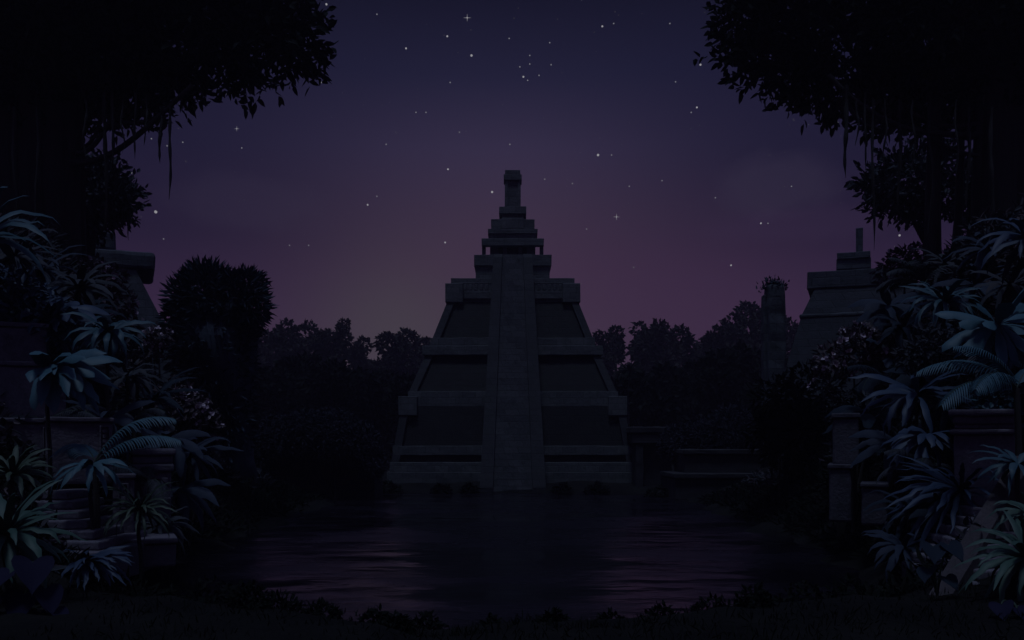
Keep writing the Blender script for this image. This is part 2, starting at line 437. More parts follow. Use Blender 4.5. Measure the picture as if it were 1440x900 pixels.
# stairway
ys0, ys1, zs1 = 71.0, 78.5, CAMH + (HY - 358) / F * 78.5
w0, w1 = 28 / F * ys0, 14.5 / F * ys1
NS = 120; st = MB()
for i in range(NS):
    t0, t1 = i / NS, (i + 1) / NS
    za, zb = t0 * zs1, t1 * zs1
    w = w0 + (w1 - w0) * t0; y = ys0 + (ys1 - ys0) * t0
    j = .03 * noise.noise(Vector((i * .7, 3, 1)))
    st.box(PCX - w + .02, PCX + w - .02, y + j, 82.5, za, zb)
st.build('stairway', M['pyr_stair'], pyr)
for sx in (-1, 1):
    b = MB(); N = 26; 
    A0, A1 = 46.5 / F * ys0, 26.5 / F * ys1
    prof = []
    V = []
    for i in range(N + 1):
        t = i / N; y = ys0 - .15 + (ys1 - ys0) * t; z = t * zs1
        wi = w0 + (w1 - w0) * t; wo = A0 + (A1 - A0) * t
        top = min(z + .42, zs1 + .02)
        jj = .03 * noise.noise(Vector((i * .8, sx, 0)))
        V += [(PCX + sx * wi, y, top - .95), (PCX + sx * wo, y, top - .95), (PCX + sx * wo, y + jj, top + jj), (PCX + sx * wi, y + jj, top + jj),
              (PCX + sx * wi, 82.0, top - .95), (PCX + sx * wo, 82.0, top - .95)]
    q = []
    for i in range(N):
        k = i * 6; l = k + 6
        q += [(k + 3, k + 2, l + 2, l + 3), (k + 0, k + 3, l + 3, l + 0), (k + 2, k + 1, l + 1, l + 2), (k + 1, k + 5, l + 5, l + 1), (k + 4, k, l, l + 4)]
    q += [(0, 1, 2, 3)]; e = N * 6; q += [(e + 3, e + 2, e + 1, e), (e, e + 1, e + 5, e + 4)]
    b.add(V, q)
    b.build('balustrade', M['pyr_frame'], pyr)

# ------------------------------------------------------------------ helpers for stone ruins
def wbox(mb, px0, px1, pyb, pyt, d, thick, r=.06, j=.03, step=.4):
    p0 = W(px0, pyb, d); p1 = W(px1, pyt, d)
    mb.rough(p0[0], p1[0], d, d + thick, p0[2], p1[2], r=r, j=j, step=step)

class Ruin:
    """a ruin turned to face the lagoon: boxes given by photo pixels of their front face"""
    def __init__(r, t, px, d):
        r.t = t; r.X0 = (px - CX) / F * d; r.D0 = d; r.th = -math.atan((px - CX) / F); t.rotation_euler.z = r.th
    def pt(r, px, py, y):
        c, s_ = math.cos(r.th), math.sin(r.th); u = (px - CX) / F
        x = (u * (r.D0 + y * c) - r.X0 + y * s_) / (c - u * s_)
        dep = r.D0 + x * s_ + y * c
        return np.array([r.X0 + x, r.D0 + y, CAMH + (HY - py) / F * dep])
    def box(r, name, px0, px1, pyb, pyt, y, thick, rr=.05, j=.04, mat='ruin'):
        a = r.pt(px0, pyb, y); b_ = r.pt(px1, pyt, y); za = r.pt((px0 + px1) / 2, pyb, y)[2]; zb = r.pt((px0 + px1) / 2, pyt, y)[2]
        mb = MB(); mb.rough(a[0], b_[0], r.D0 + y, r.D0 + y + thick, za, zb, r=rr, j=j, step=.6); return mb.build(name, M[mat], r.t)
    def wall(r, name, l0, r0, yb, l1, r1, yt, y, dy, back):
        p0, q0, p1, q1 = r.pt(l0, yb, y), r.pt(r0, yb, y), r.pt(l1, yt, y + dy), r.pt(r1, yt, y + dy)
        zb, zt = r.pt((l0 + r0) / 2, yb, y)[2], r.pt((l1 + r1) / 2, yt, y + dy)[2]; Y = r.D0
        mb = MB(); mb.hexa([(p0[0], Y + y, zb), (q0[0], Y + y, zb), (q0[0], Y + back, zb), (p0[0], Y + back, zb)],
                           [(p1[0], Y + y + dy, zt), (q1[0], Y + y + dy, zt), (q1[0], Y + back - .4, zt), (p1[0], Y + back - .4, zt)])
        return mb.build(name, M[mat_wall], r.t)
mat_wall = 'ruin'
L1 = thing('ruined_pyramid', 'ruined bluish stepped pyramid half hidden behind the left undergrowth', 'pyramid', W(190, 620, 60))
r1 = Ruin(L1, 190, 60)
r1.box('cornice', 70, 218, 376, 349, -1.2, 6, .28, .05)
r1.box('upper_block', 70, 162, 349.3, 321, .6, 4, .2, .05)
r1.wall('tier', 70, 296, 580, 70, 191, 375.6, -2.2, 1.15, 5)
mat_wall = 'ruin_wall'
L2 = thing('ruined_pyramid', 'ruined dark stepped pyramid with a thin square chimney-like tower on top', 'pyramid', W(1200, 620, 60))
r2 = Ruin(L2, 1200, 60)
r2.box('tower', 1203.5, 1213.5, 354.6, 320, 1.5, .5, .05, .02)
r2.box('upper_block', 1176, 1225, 378.2, 363, .3, 2.6)
r2.box('upper_block_cap', 1177, 1224, 363.3, 354, .2, 2.8)
r2.box('cornice', 1135, 1290, 402, 378, -1.2, 5)
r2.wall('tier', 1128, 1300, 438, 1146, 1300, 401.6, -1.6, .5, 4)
r2.box('ledge', 1124, 1300, 444, 438, -1.75, 5, .1, .04)
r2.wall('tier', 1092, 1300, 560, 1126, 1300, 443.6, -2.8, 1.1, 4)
# right pillar
P1 = thing('stone_pillar', 'weathered stone pillar with a leafy tuft on its top, in front of the right ruin', 'pillar', W(1088, 620, 52))
mb = MB(); pts = [W(1091, y, 52) for y in (640, 560, 500, 450, 415, 402)]
p0 = W(1077, 650, 52); p1 = W(1102, 401, 52); mb.rough(p0[0], p1[0], 51.5, 52.6, p0[2], p1[2], r=.16, j=.08, step=.5); mb.build('shaft', M['ruin'], P1)
mb = MB(); p0 = W(1072.5, 650, 52); p1 = W(1079, 415, 52); mb.rough(p0[0], p1[0], 51.8, 52.4, p0[2], p1[2], r=.06, j=.04, step=.5); mb.build('side_slab', M['ruin'], P1)
mb = MB(); c0 = W(1089, 402, 52); k = 260
c = c0 + rng.normal(0, 1, (k, 3)) * (.33, .3, .16); d = rng.normal(0, 1, (k, 3)) + (0, 0, .6); mb.leaves(c, d, rng.normal(0, 1, (k, 3)), rng.uniform(.15, .32, k), .1)
mb.build('leaf_tuft', M['spiky'], P1)

# mid-ground right: wall beside the pyramid, terraces
R1 = thing('stone_wall', 'dark stone wall stub with a capped pilaster beside the right foot of the pyramid', 'wall', W(914, 690, 72))
mb = MB(); wbox(mb, 894, 905, 690, 623, 72, 2.6, r=.08, j=.05); mb.build('pilaster', M['low_ruin'], R1)
mb = MB(); wbox(mb, 905, 945, 690, 622, 72.6, 2.5, r=.06, j=.05); mb.build('wall', M['low_ruin'], R1)
mb = MB(); wbox(mb, 887, 942, 609, 600, 71.8, 3.4, r=.08, j=.05); wbox(mb, 889, 944, 624, 610, 71.9, 3.2, r=.08, j=.04); mb.build('capstone', M['low_ruin'], R1)
R2 = thing('stone_terrace', 'two-stepped stone terrace under the right foliage mound', 'terrace', W(1040, 700, 66))
mb = MB(); wbox(mb, 949, 1150, 705, 673, 63, 6, r=.08, j=.05, step=.8); mb.build('lower_step', M['low_ruin'], R2)
mb = MB(); wbox(mb, 947, 1152, 673, 666, 62.8, 6, r=.06, j=.04, step=.8); mb.build('lower_coping', M['low_ruin'], R2)
mb = MB(); wbox(mb, 962, 1070, 666.5, 639, 64.5, 4, r=.08, j=.05, step=.8); mb.build('upper_step', M['low_ruin'], R2)
mb = MB(); wbox(mb, 960, 1073, 639, 632, 64.3, 4, r=.06, j=.04, step=.8); mb.build('upper_coping', M['low_ruin'], R2)
L3 = thing('stone_wall', 'low dark stone wall under the left foliage mound', 'wall', W(450, 700, 66))
mb = MB(); wbox(mb, 350, 527, 704, 634, 64, 4, r=.08, j=.06, step=.8); mb.build('wall', M['low_ruin'], L3)
mb = MB(); wbox(mb, 348, 529, 634, 627, 63.8, 4, r=.06, j=.05, step=.8); mb.build('coping', M['low_ruin'], L3)

# ------------------------------------------------------------------ foreground masonry, left
def carved_panel(parent, px0, px1, pyb, pyt, d):
    """upright carved panel: a raised frame around short glyph bars"""
    f = MB(); a = W(px0, pyb, d); b = W(px1, pyt, d); w = b[0] - a[0]; h = b[2] - a[2]; e = w * .16
    f.rough(a[0], a[0] + e, d - .07, d + .1, a[2], b[2], r=.02, j=.008); f.rough(b[0] - e, b[0], d - .07, d + .1, a[2], b[2], r=.02, j=.008)
    f.rough(a[0] + e, b[0] - e, d - .07, d + .1, b[2] - e, b[2], r=.02, j=.008); f.rough(a[0] + e, b[0] - e, d - .07, d + .1, a[2], a[2] + e, r=.02, j=.008)
    nb = 5
    for k in range(nb):
        z = a[2] + e * 1.6 + (h - e * 3.2) * k / nb; hh = (h - e * 3.2) / nb
        f.rough(a[0] + e * 1.7, b[0] - e * (1.7 + .9 * (k % 2)), d - .05, d + .1, z, z + hh * .72, r=.015, j=.01)
        if k % 2: f.rough(b[0] - e * 2.4, b[0] - e * 1.7, d - .06, d + .1, z + hh * .1, z + hh * .6, r=.015, j=.01)
    return f.build('carved_panel', M['block'], parent)
def block_thing(label, px0, px1, pyb, pyt, d, thick, name='carved_block', cat='stone block', panels=(), lip=True, cut=.14, mat='block'):
    t = thing(name, label, cat, W((px0 + px1) / 2, pyb, d + thick / 2))
    mb = MB(); wbox(mb, px0, px1, pyb, pyt, d, thick, r=.08, j=.035); mb.build('body', M[mat], t)
    if lip:
        mb = MB(); a = W(px0, pyt, d); b = W(px1, pyt, d)
        mb.rough(a[0] - .04, b[0] + .04, d - .06, d + thick, a[2] + .003, a[2] + cut, r=.04, j=.02); mb.build('coping', M[mat], t)
    for p in panels: carved_panel(t, *p, d)
    t.rotation_euler.z = math.atan((CX - (px0 + px1) / 2) / F)
    return t
block_thing('plain square stone block at the left edge, topmost of the stepped masonry', -60, 23, 509, 457, 26.5, 2.5)
block_thing('stone block with one carved upright panel, under the topmost block at the left edge', -60, 42, 589, 513, 26.0, 3, panels=((24, 38, 556, 518),))
block_thing('long stone block with a carved panel near its right end, over the left stairs', 26, 113, 682, 593, 25.4, 3, panels=((96, 110, 642, 598),))
block_thing('stone block with a carved panel half cut off by the left edge of the view', -60, 21, 670, 594, 24.9, 3, panels=((8, 19, 641, 600),))
block_thing('narrow stone post with a carved panel beside the left stairs', 150, 178, 764, 674, 25.0, .8, name='stone_post', cat='post', panels=((157, 171, 720, 680),))
block_thing('low flat stone plinth at the foot of the left stairs', 112, 216, 802, 768, 24.6, 2.4, name='stone_plinth', cat='plinth')
PB = thing('stone_pier', 'stone pier with a moulded cap and relief carving, behind the palm on the left bank', 'pier', W(215, 760, 28))
mb = MB(); wbox(mb, 187, 239, 770, 664, 28, 1.3, r=.05, j=.03); mb.build('body', M['block'], PB)
mb = MB(); wbox(mb, 184, 243, 641, 631, 27.85, 1.6, r=.07, j=.02); wbox(mb, 186, 240, 652, 641.4, 27.93, 1.4, r=.05, j=.02); wbox(mb, 185, 241, 664, 652.4, 27.9, 1.5, r=.07, j=.02); mb.build('moulded_cap', M['block'], PB)
mb = MB()
for k in range(3):
    x = 196 + k * 14
    wbox(mb, x, x + 9, 682, 672, 27.9, .2, r=.03, j=.01); wbox(mb, x + 2, x + 7, 696, 684, 27.92, .2, r=.03, j=.01)
wbox(mb, 190, 237, 704, 700, 27.9, .2, r=.03, j=.01)
mb.build('relief', M['block'], PB); PB.rotation_euler.z = math.atan(505 / F)
def stairs(label, x0, x1, y0px, y1px, n, d0, run, skew, name='stone_stairs'):
    t = thing(name, label, 'stairs', W((x0 + x1) / 2, y0px, d0))
    z0 = W(0, y0px, d0)[2]; z1 = W(0, y1px, d0 + run)[2]
    for i in range(n):
        d = d0 + run * i / n
        a = z0 + (z1 - z0) * i / n; b = z0 + (z1 - z0) * (i + 1) / n
        mb = MB(); xa = W(x0 + skew * i / n, 0, d)[0]; xb = W(x1 + skew * i / n, 0, d)[0]
        mb.rough(xa, xb, d, d0 + run + 1.2, a - (.6 if i == 0 else 0), b - .004, r=.05, j=.025); mb.build('step', M['block'], t)
    return t
stairs('worn flight of stone stairs climbing behind the left bromeliad', 40, 148, 790, 690, 7, 22.6, 2.2, -62)

# right masonry
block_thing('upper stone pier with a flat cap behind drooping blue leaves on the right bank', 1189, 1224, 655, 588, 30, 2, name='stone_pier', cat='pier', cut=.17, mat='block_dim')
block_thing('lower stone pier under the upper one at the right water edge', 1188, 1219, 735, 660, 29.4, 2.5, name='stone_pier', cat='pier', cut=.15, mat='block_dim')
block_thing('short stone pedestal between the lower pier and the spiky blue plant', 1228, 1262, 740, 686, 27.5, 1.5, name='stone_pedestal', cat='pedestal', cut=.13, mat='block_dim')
PC = thing('stone_pier', 'broad stone pier with a moulded cap and an incised band, under the right fern fronds', 'pier', W(1383, 700, 24.2))
mb = MB(); wbox(mb, 1346, 1424, 730, 611, 24.2, 2.2, r=.06, j=.03); mb.build('body', M['block'], PC)
mb = MB(); wbox(mb, 1343, 1428, 584, 575, 24.0, 2.6, r=.06, j=.02); wbox(mb, 1346, 1425, 596, 584.3, 24.12, 2.4, r=.05, j=.02); wbox(mb, 1344, 1427, 611, 603.5, 24.05, 2.5, r=.06, j=.02); wbox(mb, 1347, 1424, 604, 596.3, 24.18, 2.3, r=.02, j=.02); mb.build('moulded_cap', M['block'], PC)
mb = MB(); wbox(mb, 1348, 1423, 602.6, 599, 24.17, .1, r=.01, j=.004)
for k in range(9):
    x = 1349 + k * 8.2
    wbox(mb, x, x + (6.5 if k % 3 else 3.2), 602, 599.6, 24.14, .1, r=.012, j=.006)
mb.build('incised_band', M['block'], PC); PC.rotation_euler.z = -math.atan(663 / F)
SR = stairs('stone stairs climbing to the right edge behind the green strap leaves', 1372, 1560, 836, 700, 8, 20.0, 2.6, 26)
BR = thing('stair_balustrade', 'slanting brownish stone balustrade beside the right stairs', 'balustrade', W(1330, 830, 20))
mb = MB(); N = 14; V = []
for i in range(N + 1):
    t = i / N; d = 19.8 + 2.8 * t
    c = W(1322 + 118 * t, 838 - 196 * t, d); w = .25
    V += [c + (-w, 0, -2.2), c + (w, 0, -2.2), c + (w, 0, .07 * math.sin(i)*.2), c + (-w, 0, .02)]
q = []
for i in range(N):
    k = i * 4; q += [(k + 3, k + 2, k + 6, k + 7), (k, k + 3, k + 7, k + 4), (k + 2, k + 1, k + 5, k + 6), (k + 1, k, k + 4, k + 5)]
q += [(0, 1, 2, 3), (N * 4 + 3, N * 4 + 2, N * 4 + 1, N * 4)]
mb.add(V, q); mb.build('handrail_slab', M['rail'], BR)

# ------------------------------------------------------------------ plants
def arc(p0, az, e0, L, droop, n=10):
    """path of an arching leaf: starts at elevation e0, bends down by droop (radians) along its length"""
    t = np.linspace(0, 1, n); e = e0 - droop * t ** 1.3
    dx = np.cos(e); dz = np.sin(e); ds = L / (n - 1)
    r = np.concatenate([[0], np.cumsum((dx[1:] + dx[:-1]) / 2 * ds)]); z = np.concatenate([[0], np.cumsum((dz[1:] + dz[:-1]) / 2 * ds)])
    return np.stack([p0[0] + r * math.cos(az), p0[1] + r * math.sin(az), p0[2] + z], 1)
T10 = np.linspace(0, 1, 10)
STRAP = np.interp(T10, [0, .15, .5, .8, 1], [.55, .8, 1, .6, .02])
PADDLE = np.interp(T10, [0, .2, .45, .75, .9, 1], [.22, .4, .85, 1, .7, .05])
BANANA = np.interp(T10, [0, .12, .3, .6, .85, 1], [.12, .6, .95, 1, .6, .04])
def rosette(name, label, mat, px, py, d, n, L, wid, prof=STRAP, e=(-.2, 1.2), droop=(1.0, 1.9), az=(0, 2 * math.pi), group=None, cat='plant', fold=.2, stem=True, face=.7):
    p = W(px, py, d); gz = float(ground_z(p[0], p[1]))
    t = thing(name, label, cat, (p[0], p[1], min(gz, p[2] - .1)), group)
    mb = MB(); L0 = L * d / F; n = int(n * 1.7); wid = wid * .85
    for i in range(n):
        f = (i + .5) / n
        a = az[0] + (az[1] - az[0]) * ((i * 0.618034) % 1) + random.uniform(-.12, .12)
        el = e[0] + (e[1] - e[0]) * f + random.uniform(-.12, .12)
        l = L0 * random.uniform(.75, 1.1)
        pts = arc(p + np.array([math.cos(a), math.sin(a), 0]) * .03, a, el, l, random.uniform(*droop))
        sd = np.array([-math.sin(a), math.cos(a), face * math.cos(a) + random.uniform(-.3, .3)])
        pts[1:] += rng.normal(0, .012, (9, 3)) * l * np.linspace(.3, 1, 9)[:, None]
        mb.ribbon(pts, prof * wid * d / F * random.uniform(.7, 1.15) * (1 + rng.normal(0, .07, 10)), sd, fold)
    mb.build('leaves', M[mat], t, smooth_=True)
    if stem:
        st = MB(); b = max(.05, .12 * wid * d / F)
        z0 = gz - .2 if p[2] - gz > .1 else p[2] - .4
        q = np.linspace(0, 1, 5)[:, None]
        pts = np.array([p[0], p[1], z0]) * (1 - q) + p * q + np.sin(q * 5) * np.array([.06, 0, 0])
        pts[-1] = p
        st.tube(pts, np.linspace(b * 1.3, b, 5), 7); st.build('stem', M['bark'], t)
    return t
def frond_mesh(p0, az, e0, L, droop, leaflet, nl=30, mbr=None, mbl=None, sag=.7):
    pts = arc(p0, az, e0, L, droop, 24)
    mbr.tube(pts, np.linspace(.018, .004, 24) * max(1, L / 1.5), 5)
    tan = np.gradient(pts, axis=0); tan /= np.linalg.norm(tan, axis=1, keepdims=True)
    sd = np.array([-math.sin(az), math.cos(az), 0])
    for k in range(nl):
        u = .1 + .9 * k / nl; i = u * 23; i0 = int(i); fr_ = i - i0
        p = pts[i0] * (1 - fr_) + pts[min(23, i0 + 1)] * fr_; tg = tan[i0]
        ll = leaflet * (math.sin(math.pi * min(1, u * .85 + .15)) ** .7 + .12) * random.uniform(.9, 1.08)
        for s_ in (-1, 1):
            dr = sd * s_ * .8 + tg * .75 + np.array([0, 0, .15]); dr /= np.linalg.norm(dr)
            q = np.linspace(0, 1, 5)[:, None]
            path = p + dr * ll * q + np.array([0, 0, -1]) * ll * sag * q ** 2
            mbl.ribbon(path, np.array([.5, 1, .9, .6, .05]) * leaflet * .075, tg, .1)
def palm(name, label, mat, px, py, d, fronds, leaflet, group=None, straps=None):
    """fronds: list of (az, e0, L px, droop)"""
    p = W(px, py, d); gz = float(ground_z(p[0], p[1]))
    t = thing(name, label, 'palm', (p[0], p[1], min(gz, p[2] - .1)), group)
    for az, e0, L, dr in fronds:
        r_, l_ = MB(), MB(); frond_mesh(p, az, e0, L * d / F, dr, leaflet * d / F, mbr=r_, mbl=l_)
        f = l_.build('frond', M[mat], t, smooth_=True); r_.build('midrib', M['olive'], f)
    st = MB(); z0 = min(gz, p[2] - .3) - .2
    st.tube([(p[0], p[1], z0), (p[0] + .05, p[1], (z0 + p[2]) / 2), tuple(p)], [.12, .09, .07], 8); st.build('stem', M['bark'], t)
    return t
def heart_leaf(mb, p, az, pitch, L, roll=0):
    """heart-shaped blade: stalk joins at p, tip hangs along az"""
    u = np.array([math.cos(az) * math.cos(pitch), math.sin(az) * math.cos(pitch), math.sin(pitch)])
    s_ = np.array([-math.sin(az), math.cos(az), 0]); s_ = s_ * math.cos(roll) + np.cross(u, s_) * math.sin(roll)
    up = np.cross(u, s_)
    rows = [(-.22, .30, .0), (-.12, .44, .0), (.05, .5, .02), (.25, .47, .2), (.45, .38, .42), (.65, .26, .63), (.85, .1, .84), (1, .01, 1)]
    V = []
    for i, (t, w, c) in enumerate(rows):
        rb = max(t, 0.0) if i < 3 else t
        for k, f in ((-1, 1), (-.55, .6), (0, 0), (.55, .6), (1, 1)):
            tt = rb if k == 0 else (t * f + rb * (1 - f) if i < 3 else t - .05 * abs(k))
            if i == 0 and abs(k) == 1: tt += .08
            V.append(p + u * L * tt + s_ * L * w * k + up * L * (.10 * abs(k) ** 1.3 - .18 * t * t))
    q = []
    for i in range(len(rows) - 1):
        for k in range(4): q.append((i * 5 + k, i * 5 + k + 1, (i + 1) * 5 + k + 1, (i + 1) * 5 + k))
    mb.add(V, q)
def taro(label, mat, px, py, d, specs, group=None):
    p = W(px, py, d); gz = float(ground_z(p[0], p[1])); p[2] = gz
    t = thing('taro_plant', label, 'plant', p, group)
    for lx, ly, L, az, pitch in specs:
        q = W(lx, ly, d - .3); mb = MB(); heart_leaf(mb, q, az, pitch * .62, L * d / F, random.uniform(-.3, .3))
        lf = mb.build('leaf', M[mat], t, smooth_=True)
        s_ = MB(); k = np.linspace(0, 1, 8)[:, None]
        mid = (p + q) / 2 + np.array([0, .1, .25]); pts = p * (1 - k) ** 2 + 2 * mid * k * (1 - k) + q * k ** 2
        s_.tube(pts, np.linspace(.03, .014, 8), 6); s_.build('stalk', M['olive'], lf)
    return t
def leaf_bush(name, label, mats, discs, d, leaf_px, n, cat='shrub', group=None, spread=1.0, aspect=.45, flowers=None):
    c0 = W(discs[0][0], discs[0][1], d); gz = float(ground_z(c0[0], d))
    t = thing(name, label, cat, (c0[0], d, min(gz, c0[2])), group)
    A = np.array([r * r for _, _, r in discs], float); A /= A.sum()
    pc = rng.choice(len(discs), n, p=A)
    C = np.array([W(a, b, d) for a, b, _ in discs]); Rr = np.array([r for *_, r in discs]) * d / F
    u = rng.normal(0, 1, (n, 3)); u /= np.linalg.norm(u, axis=1, keepdims=True); rad = rng.uniform(.35, 1, n) ** .5
    off = u * (Rr[pc] * rad)[:, None]; off[:, 1] *= spread
    ctr = C[pc] + off
    dirs = u * .8 + rng.normal(0, .6, (n, 3)) + (0, 0, -.15); L = leaf_px * d / F
    mb = MB(); mb.leaves(ctr, dirs, u + rng.normal(0, .5, (n, 3)) + (0, -.2, .8), L * rng.uniform(.7, 1.25, n), L * aspect)
    mb.build('foliage', M[mats], t)
    if flowers:
        mb = MB(); sel = rng.choice(n, flowers); k = 4
        for j in range(k):
            mb.leaves(ctr[sel] + u[sel] * L * .4, rng.normal(0, 1, (flowers, 3)) + u[sel], u[sel] + rng.normal(0, .2, (flowers, 3)), L * .6, L * .48)
        mb.build('blossoms', M['flower'], t)
    s_ = MB(); 
    for a in range(min(4, len(discs))):
        q = C[a]; s_.tube([(c0[0], d, min(gz, c0[2]) - .2), ((c0[0] + q[0]) / 2 + .1, d + .05, (gz + q[2]) / 2), tuple(q)], [.07, .05, .02], 6)
    s_.build('stem', M['bark'], t)
    return t
PI = math.pi
exec_plants = True
# left bank
rosette('strap_leaf_plant', 'huge arching dull green strap leaves at the left edge, below the dark trunk', 'deep_teal', -28, 335, 26, 13, 120, 19, e=(.1, 1.3), droop=(1.3, 2.1))
leaf_bush('broadleaf_shrub', 'dense dark shrub of small bluish leaves on the left edge, over the masonry', 'blue', [(40, 440, 45), (75, 460, 32), (15, 410, 34), (95, 478, 18)], 28, 16, 900)
rosette('banana_plant', 'drooping dark blue banana leaves behind the topmost left stone block', 'blue', 74, 442, 28.5, 11, 84, 22, prof=BANANA, e=(-.6, .6), droop=(.7, 1.2), az=(-1.9, .5), face=1.1)
rosette('banana_plant', 'broad drooping teal banana leaves over the carved stone blocks on the left', 'teal', 68, 520, 24.5, 13, 96, 26, prof=BANANA, e=(-.5, .75), droop=(.8, 1.2), az=(-1.5, .6), face=1.1)
rosette('strap_leaf_plant', 'dark strap-leaf rosette above the left fern palm, hanging in the undergrowth', 'deep_teal', 152, 468, 27, 20, 66, 14, e=(-.5, 1.1), droop=(1.2, 2.0))
rosette('strap_leaf_plant', 'dim slender strap leaves on the slope under the left banyan trunk', 'brush_dark', 112, 405, 31, 16, 70, 12, e=(-.1, 1.2), droop=(1.2, 1.9))
palm('fern_palm', 'fern palm with two feathery teal fronds arching right over the left stone pier', 'teal', 134, 650, 24, [(.25, 1.15, 135, 1.45), (.05, .75, 130, 1.15), (2.6, 1.0, 80, 1.9)], 36)
rosette('strap_leaf_plant', 'bare drooping teal strap leaves hanging around the foot of the left fern palm', 'teal', 128, 652, 23.6, 8, 66, 13, e=(-.4, .5), droop=(1.0, 1.7), az=(-2.8, .6))
rosette('bromeliad', 'large green bromeliad with long pointed leaves at the left edge, before the stairs', 'green', 8, 752, 18.5, 26, 112, 17, e=(-.5, 1.35), droop=(.8, 1.7))
rosette('bromeliad', 'dim green bromeliad behind the large one at the left edge', 'olive', 18, 668, 21, 18, 66, 12, e=(-.1, 1.3), droop=(.9, 1.6))
taro('dusky violet taro with heart-shaped leaves in the bottom left corner', 'violet', 30, 890, 17, [(46, 790, 54, -1.1, -1.3), (14, 806, 50, -2.0, -.9), (64, 828, 46, -.8, -1.5), (34, 836, 50, -1.6, -1.5), (2, 846, 52, -2.2, -1.1), (56, 862, 40, -1.0, -1.2), (24, 872, 42, -1.9, -1.5), (78, 858, 34, -.5, -1.0)])
rosette('grass_clump', 'thin-leaved dark grass clump beside the narrow carved post on the left', 'olive', 196, 716, 24, 26, 66, 6.5, e=(-.3, 1.2), droop=(.8, 1.8))
rosette('fern_clump', 'low dark blue fern clump before the left stone plinth', 'blue', 120, 790, 21, 22, 70, 10, e=(-.2, .8), droop=(.7, 1.3), az=(-1.6, .8))
leaf_bush('flowering_shrub', 'shrub with faint pinkish blossoms on the slope left of the spiky-crowned tree', 'brush', [(268, 578, 30), (245, 560, 25), (285, 598, 20), (255, 600, 24)], 36, 12, 900, flowers=60)
leaf_bush('flowering_shrub', 'pale-flecked shrub under the cornice of the left ruined pyramid', 'brush', [(150, 395, 24), (165, 425, 22), (130, 385, 24), (180, 455, 14)], 40, 12, 700, flowers=40)
leaf_bush('flowering_shrub', 'small pale shrub at the edge of the left ruin wall, over the strap-leaf rosette', 'brush', [(222, 476, 16), (215, 492, 14)], 38, 9, 300, flowers=30)
# right bank
rosette('strap_leaf_plant', 'long dark blue strap leaves arching in from the right edge, below the right banyan', 'blue', 1446, 335, 27, 18, 88, 14, e=(-.2, 1.2), droop=(1.2, 1.9))
rosette('strap_leaf_plant', 'dark strap-leaf rosette on the upper right slope, left of the paddle-leaved plant', 'deep_teal', 1328, 424, 29, 20, 68, 11, e=(-.3, 1.1), droop=(1.1, 1.8))
rosette('paddle_leaf_plant', 'bright teal plant with rounded paddle leaves near the right edge', 'teal', 1402, 456, 25, 14, 80, 27, prof=PADDLE, e=(-1.0, .9), droop=(.4, .8), az=(2.2, 6.9), face=1.3)
palm('fern_palm', 'fern palm with feathery teal fronds sweeping left over the broad right stone pier', 'teal', 1430, 546, 23.2, [(PI - .1, .75, 150, 1.35), (PI + .35, .35, 150, 1.25), (PI + .1, 1.1, 120, 1.3), (PI + .6, .6, 120, 1.5), (PI - .5, .9, 120, 1.3), (.6, 1.0, 80, 1.4)], 34)
palm('fern_palm', 'dim fern palm frond clump at the right edge, behind the teal fronds', 'deep_teal', 1455, 530, 25, [(PI - .1, 1.2, 110, 1.3), (PI + .3, .8, 90, 1.5), (PI - .4, .5, 80, 1.2)], 32)
leaf_bush('broadleaf_shrub', 'shrub of small rounded teal leaves on top of the broad right stone pier', 'deep_teal', [(1410, 572, 28), (1432, 590, 26), (1392, 565, 20), (1445, 560, 30)], 24.6, 11, 800, aspect=.65)
rosette('banana_plant', 'drooping dark blue leaves spilling over the capped pier on the right bank', 'blue', 1290, 555, 27.5, 18, 92, 15, prof=BANANA, e=(-.4, .9), droop=(.9, 1.7))
rosette('strap_leaf_plant', 'low blue leaf spray between the capped pier and the broad pier', 'blue', 1306, 612, 26, 14, 72, 14, prof=BANANA, e=(-.5, .5), droop=(.8, 1.4), az=(1.8, 5.2))
rosette('spiky_plant', 'spiky dark blue plant with long pointed leaves beside the right balustrade', 'blue', 1352, 690, 24, 30, 112, 11, e=(-.5, .9), droop=(.6, 1.3), az=(1.4, 4.9))
rosette('strap_leaf_plant', 'deep teal strap-leaf rosette at the right edge, above the balustrade', 'deep_teal', 1432, 652, 21.5, 16, 66, 11, e=(-.4, 1.0), droop=(1.0, 1.8))
rosette('bromeliad', 'big green strap-leaved clump in the bottom right corner, before the stairs', 'green', 1446, 785, 18.5, 30, 102, 13, e=(-.6, 1.3), droop=(.9, 1.7))
rosette('bromeliad', 'small green strap-leaved clump half out of view at the right edge, beside the stairs', 'green', 1448, 722, 19.5, 14, 60, 10, e=(-.3, 1.2), droop=(.9, 1.7))
taro('dark heart-leaved taro at the foot of the right balustrade', 'dusk', 1318, 838, 19.5, [(1312, 768, 36, -1.9, -1.0), (1334, 766, 34, -1.2, -1.0), (1305, 800, 30, -2.2, -.9), (1330, 812, 28, -1.3, -.8)])
taro('small dark violet taro low in the bottom right corner', 'violet', 1425, 888, 17.5, [(1408, 850, 32, -1.9, -1.0), (1430, 856, 34, -1.3, -1.0), (1445, 866, 30, -1.1, -.9)])
leaf_bush('flowering_shrub', 'shrub with whitish blossoms below the right ruined pyramid', 'brush', [(1200, 492, 30), (1172, 512, 26), (1215, 475, 20), (1240, 500, 26), (1165, 540, 20)], 36, 11, 1100, flowers=110)
leaf_bush('flowering_shrub', 'faint pale shrub high on the right slope, beside the ruin cornice', 'brush', [(1270, 370, 22), (1250, 385, 18), (1295, 362, 20)], 42, 10, 500, flowers=30)
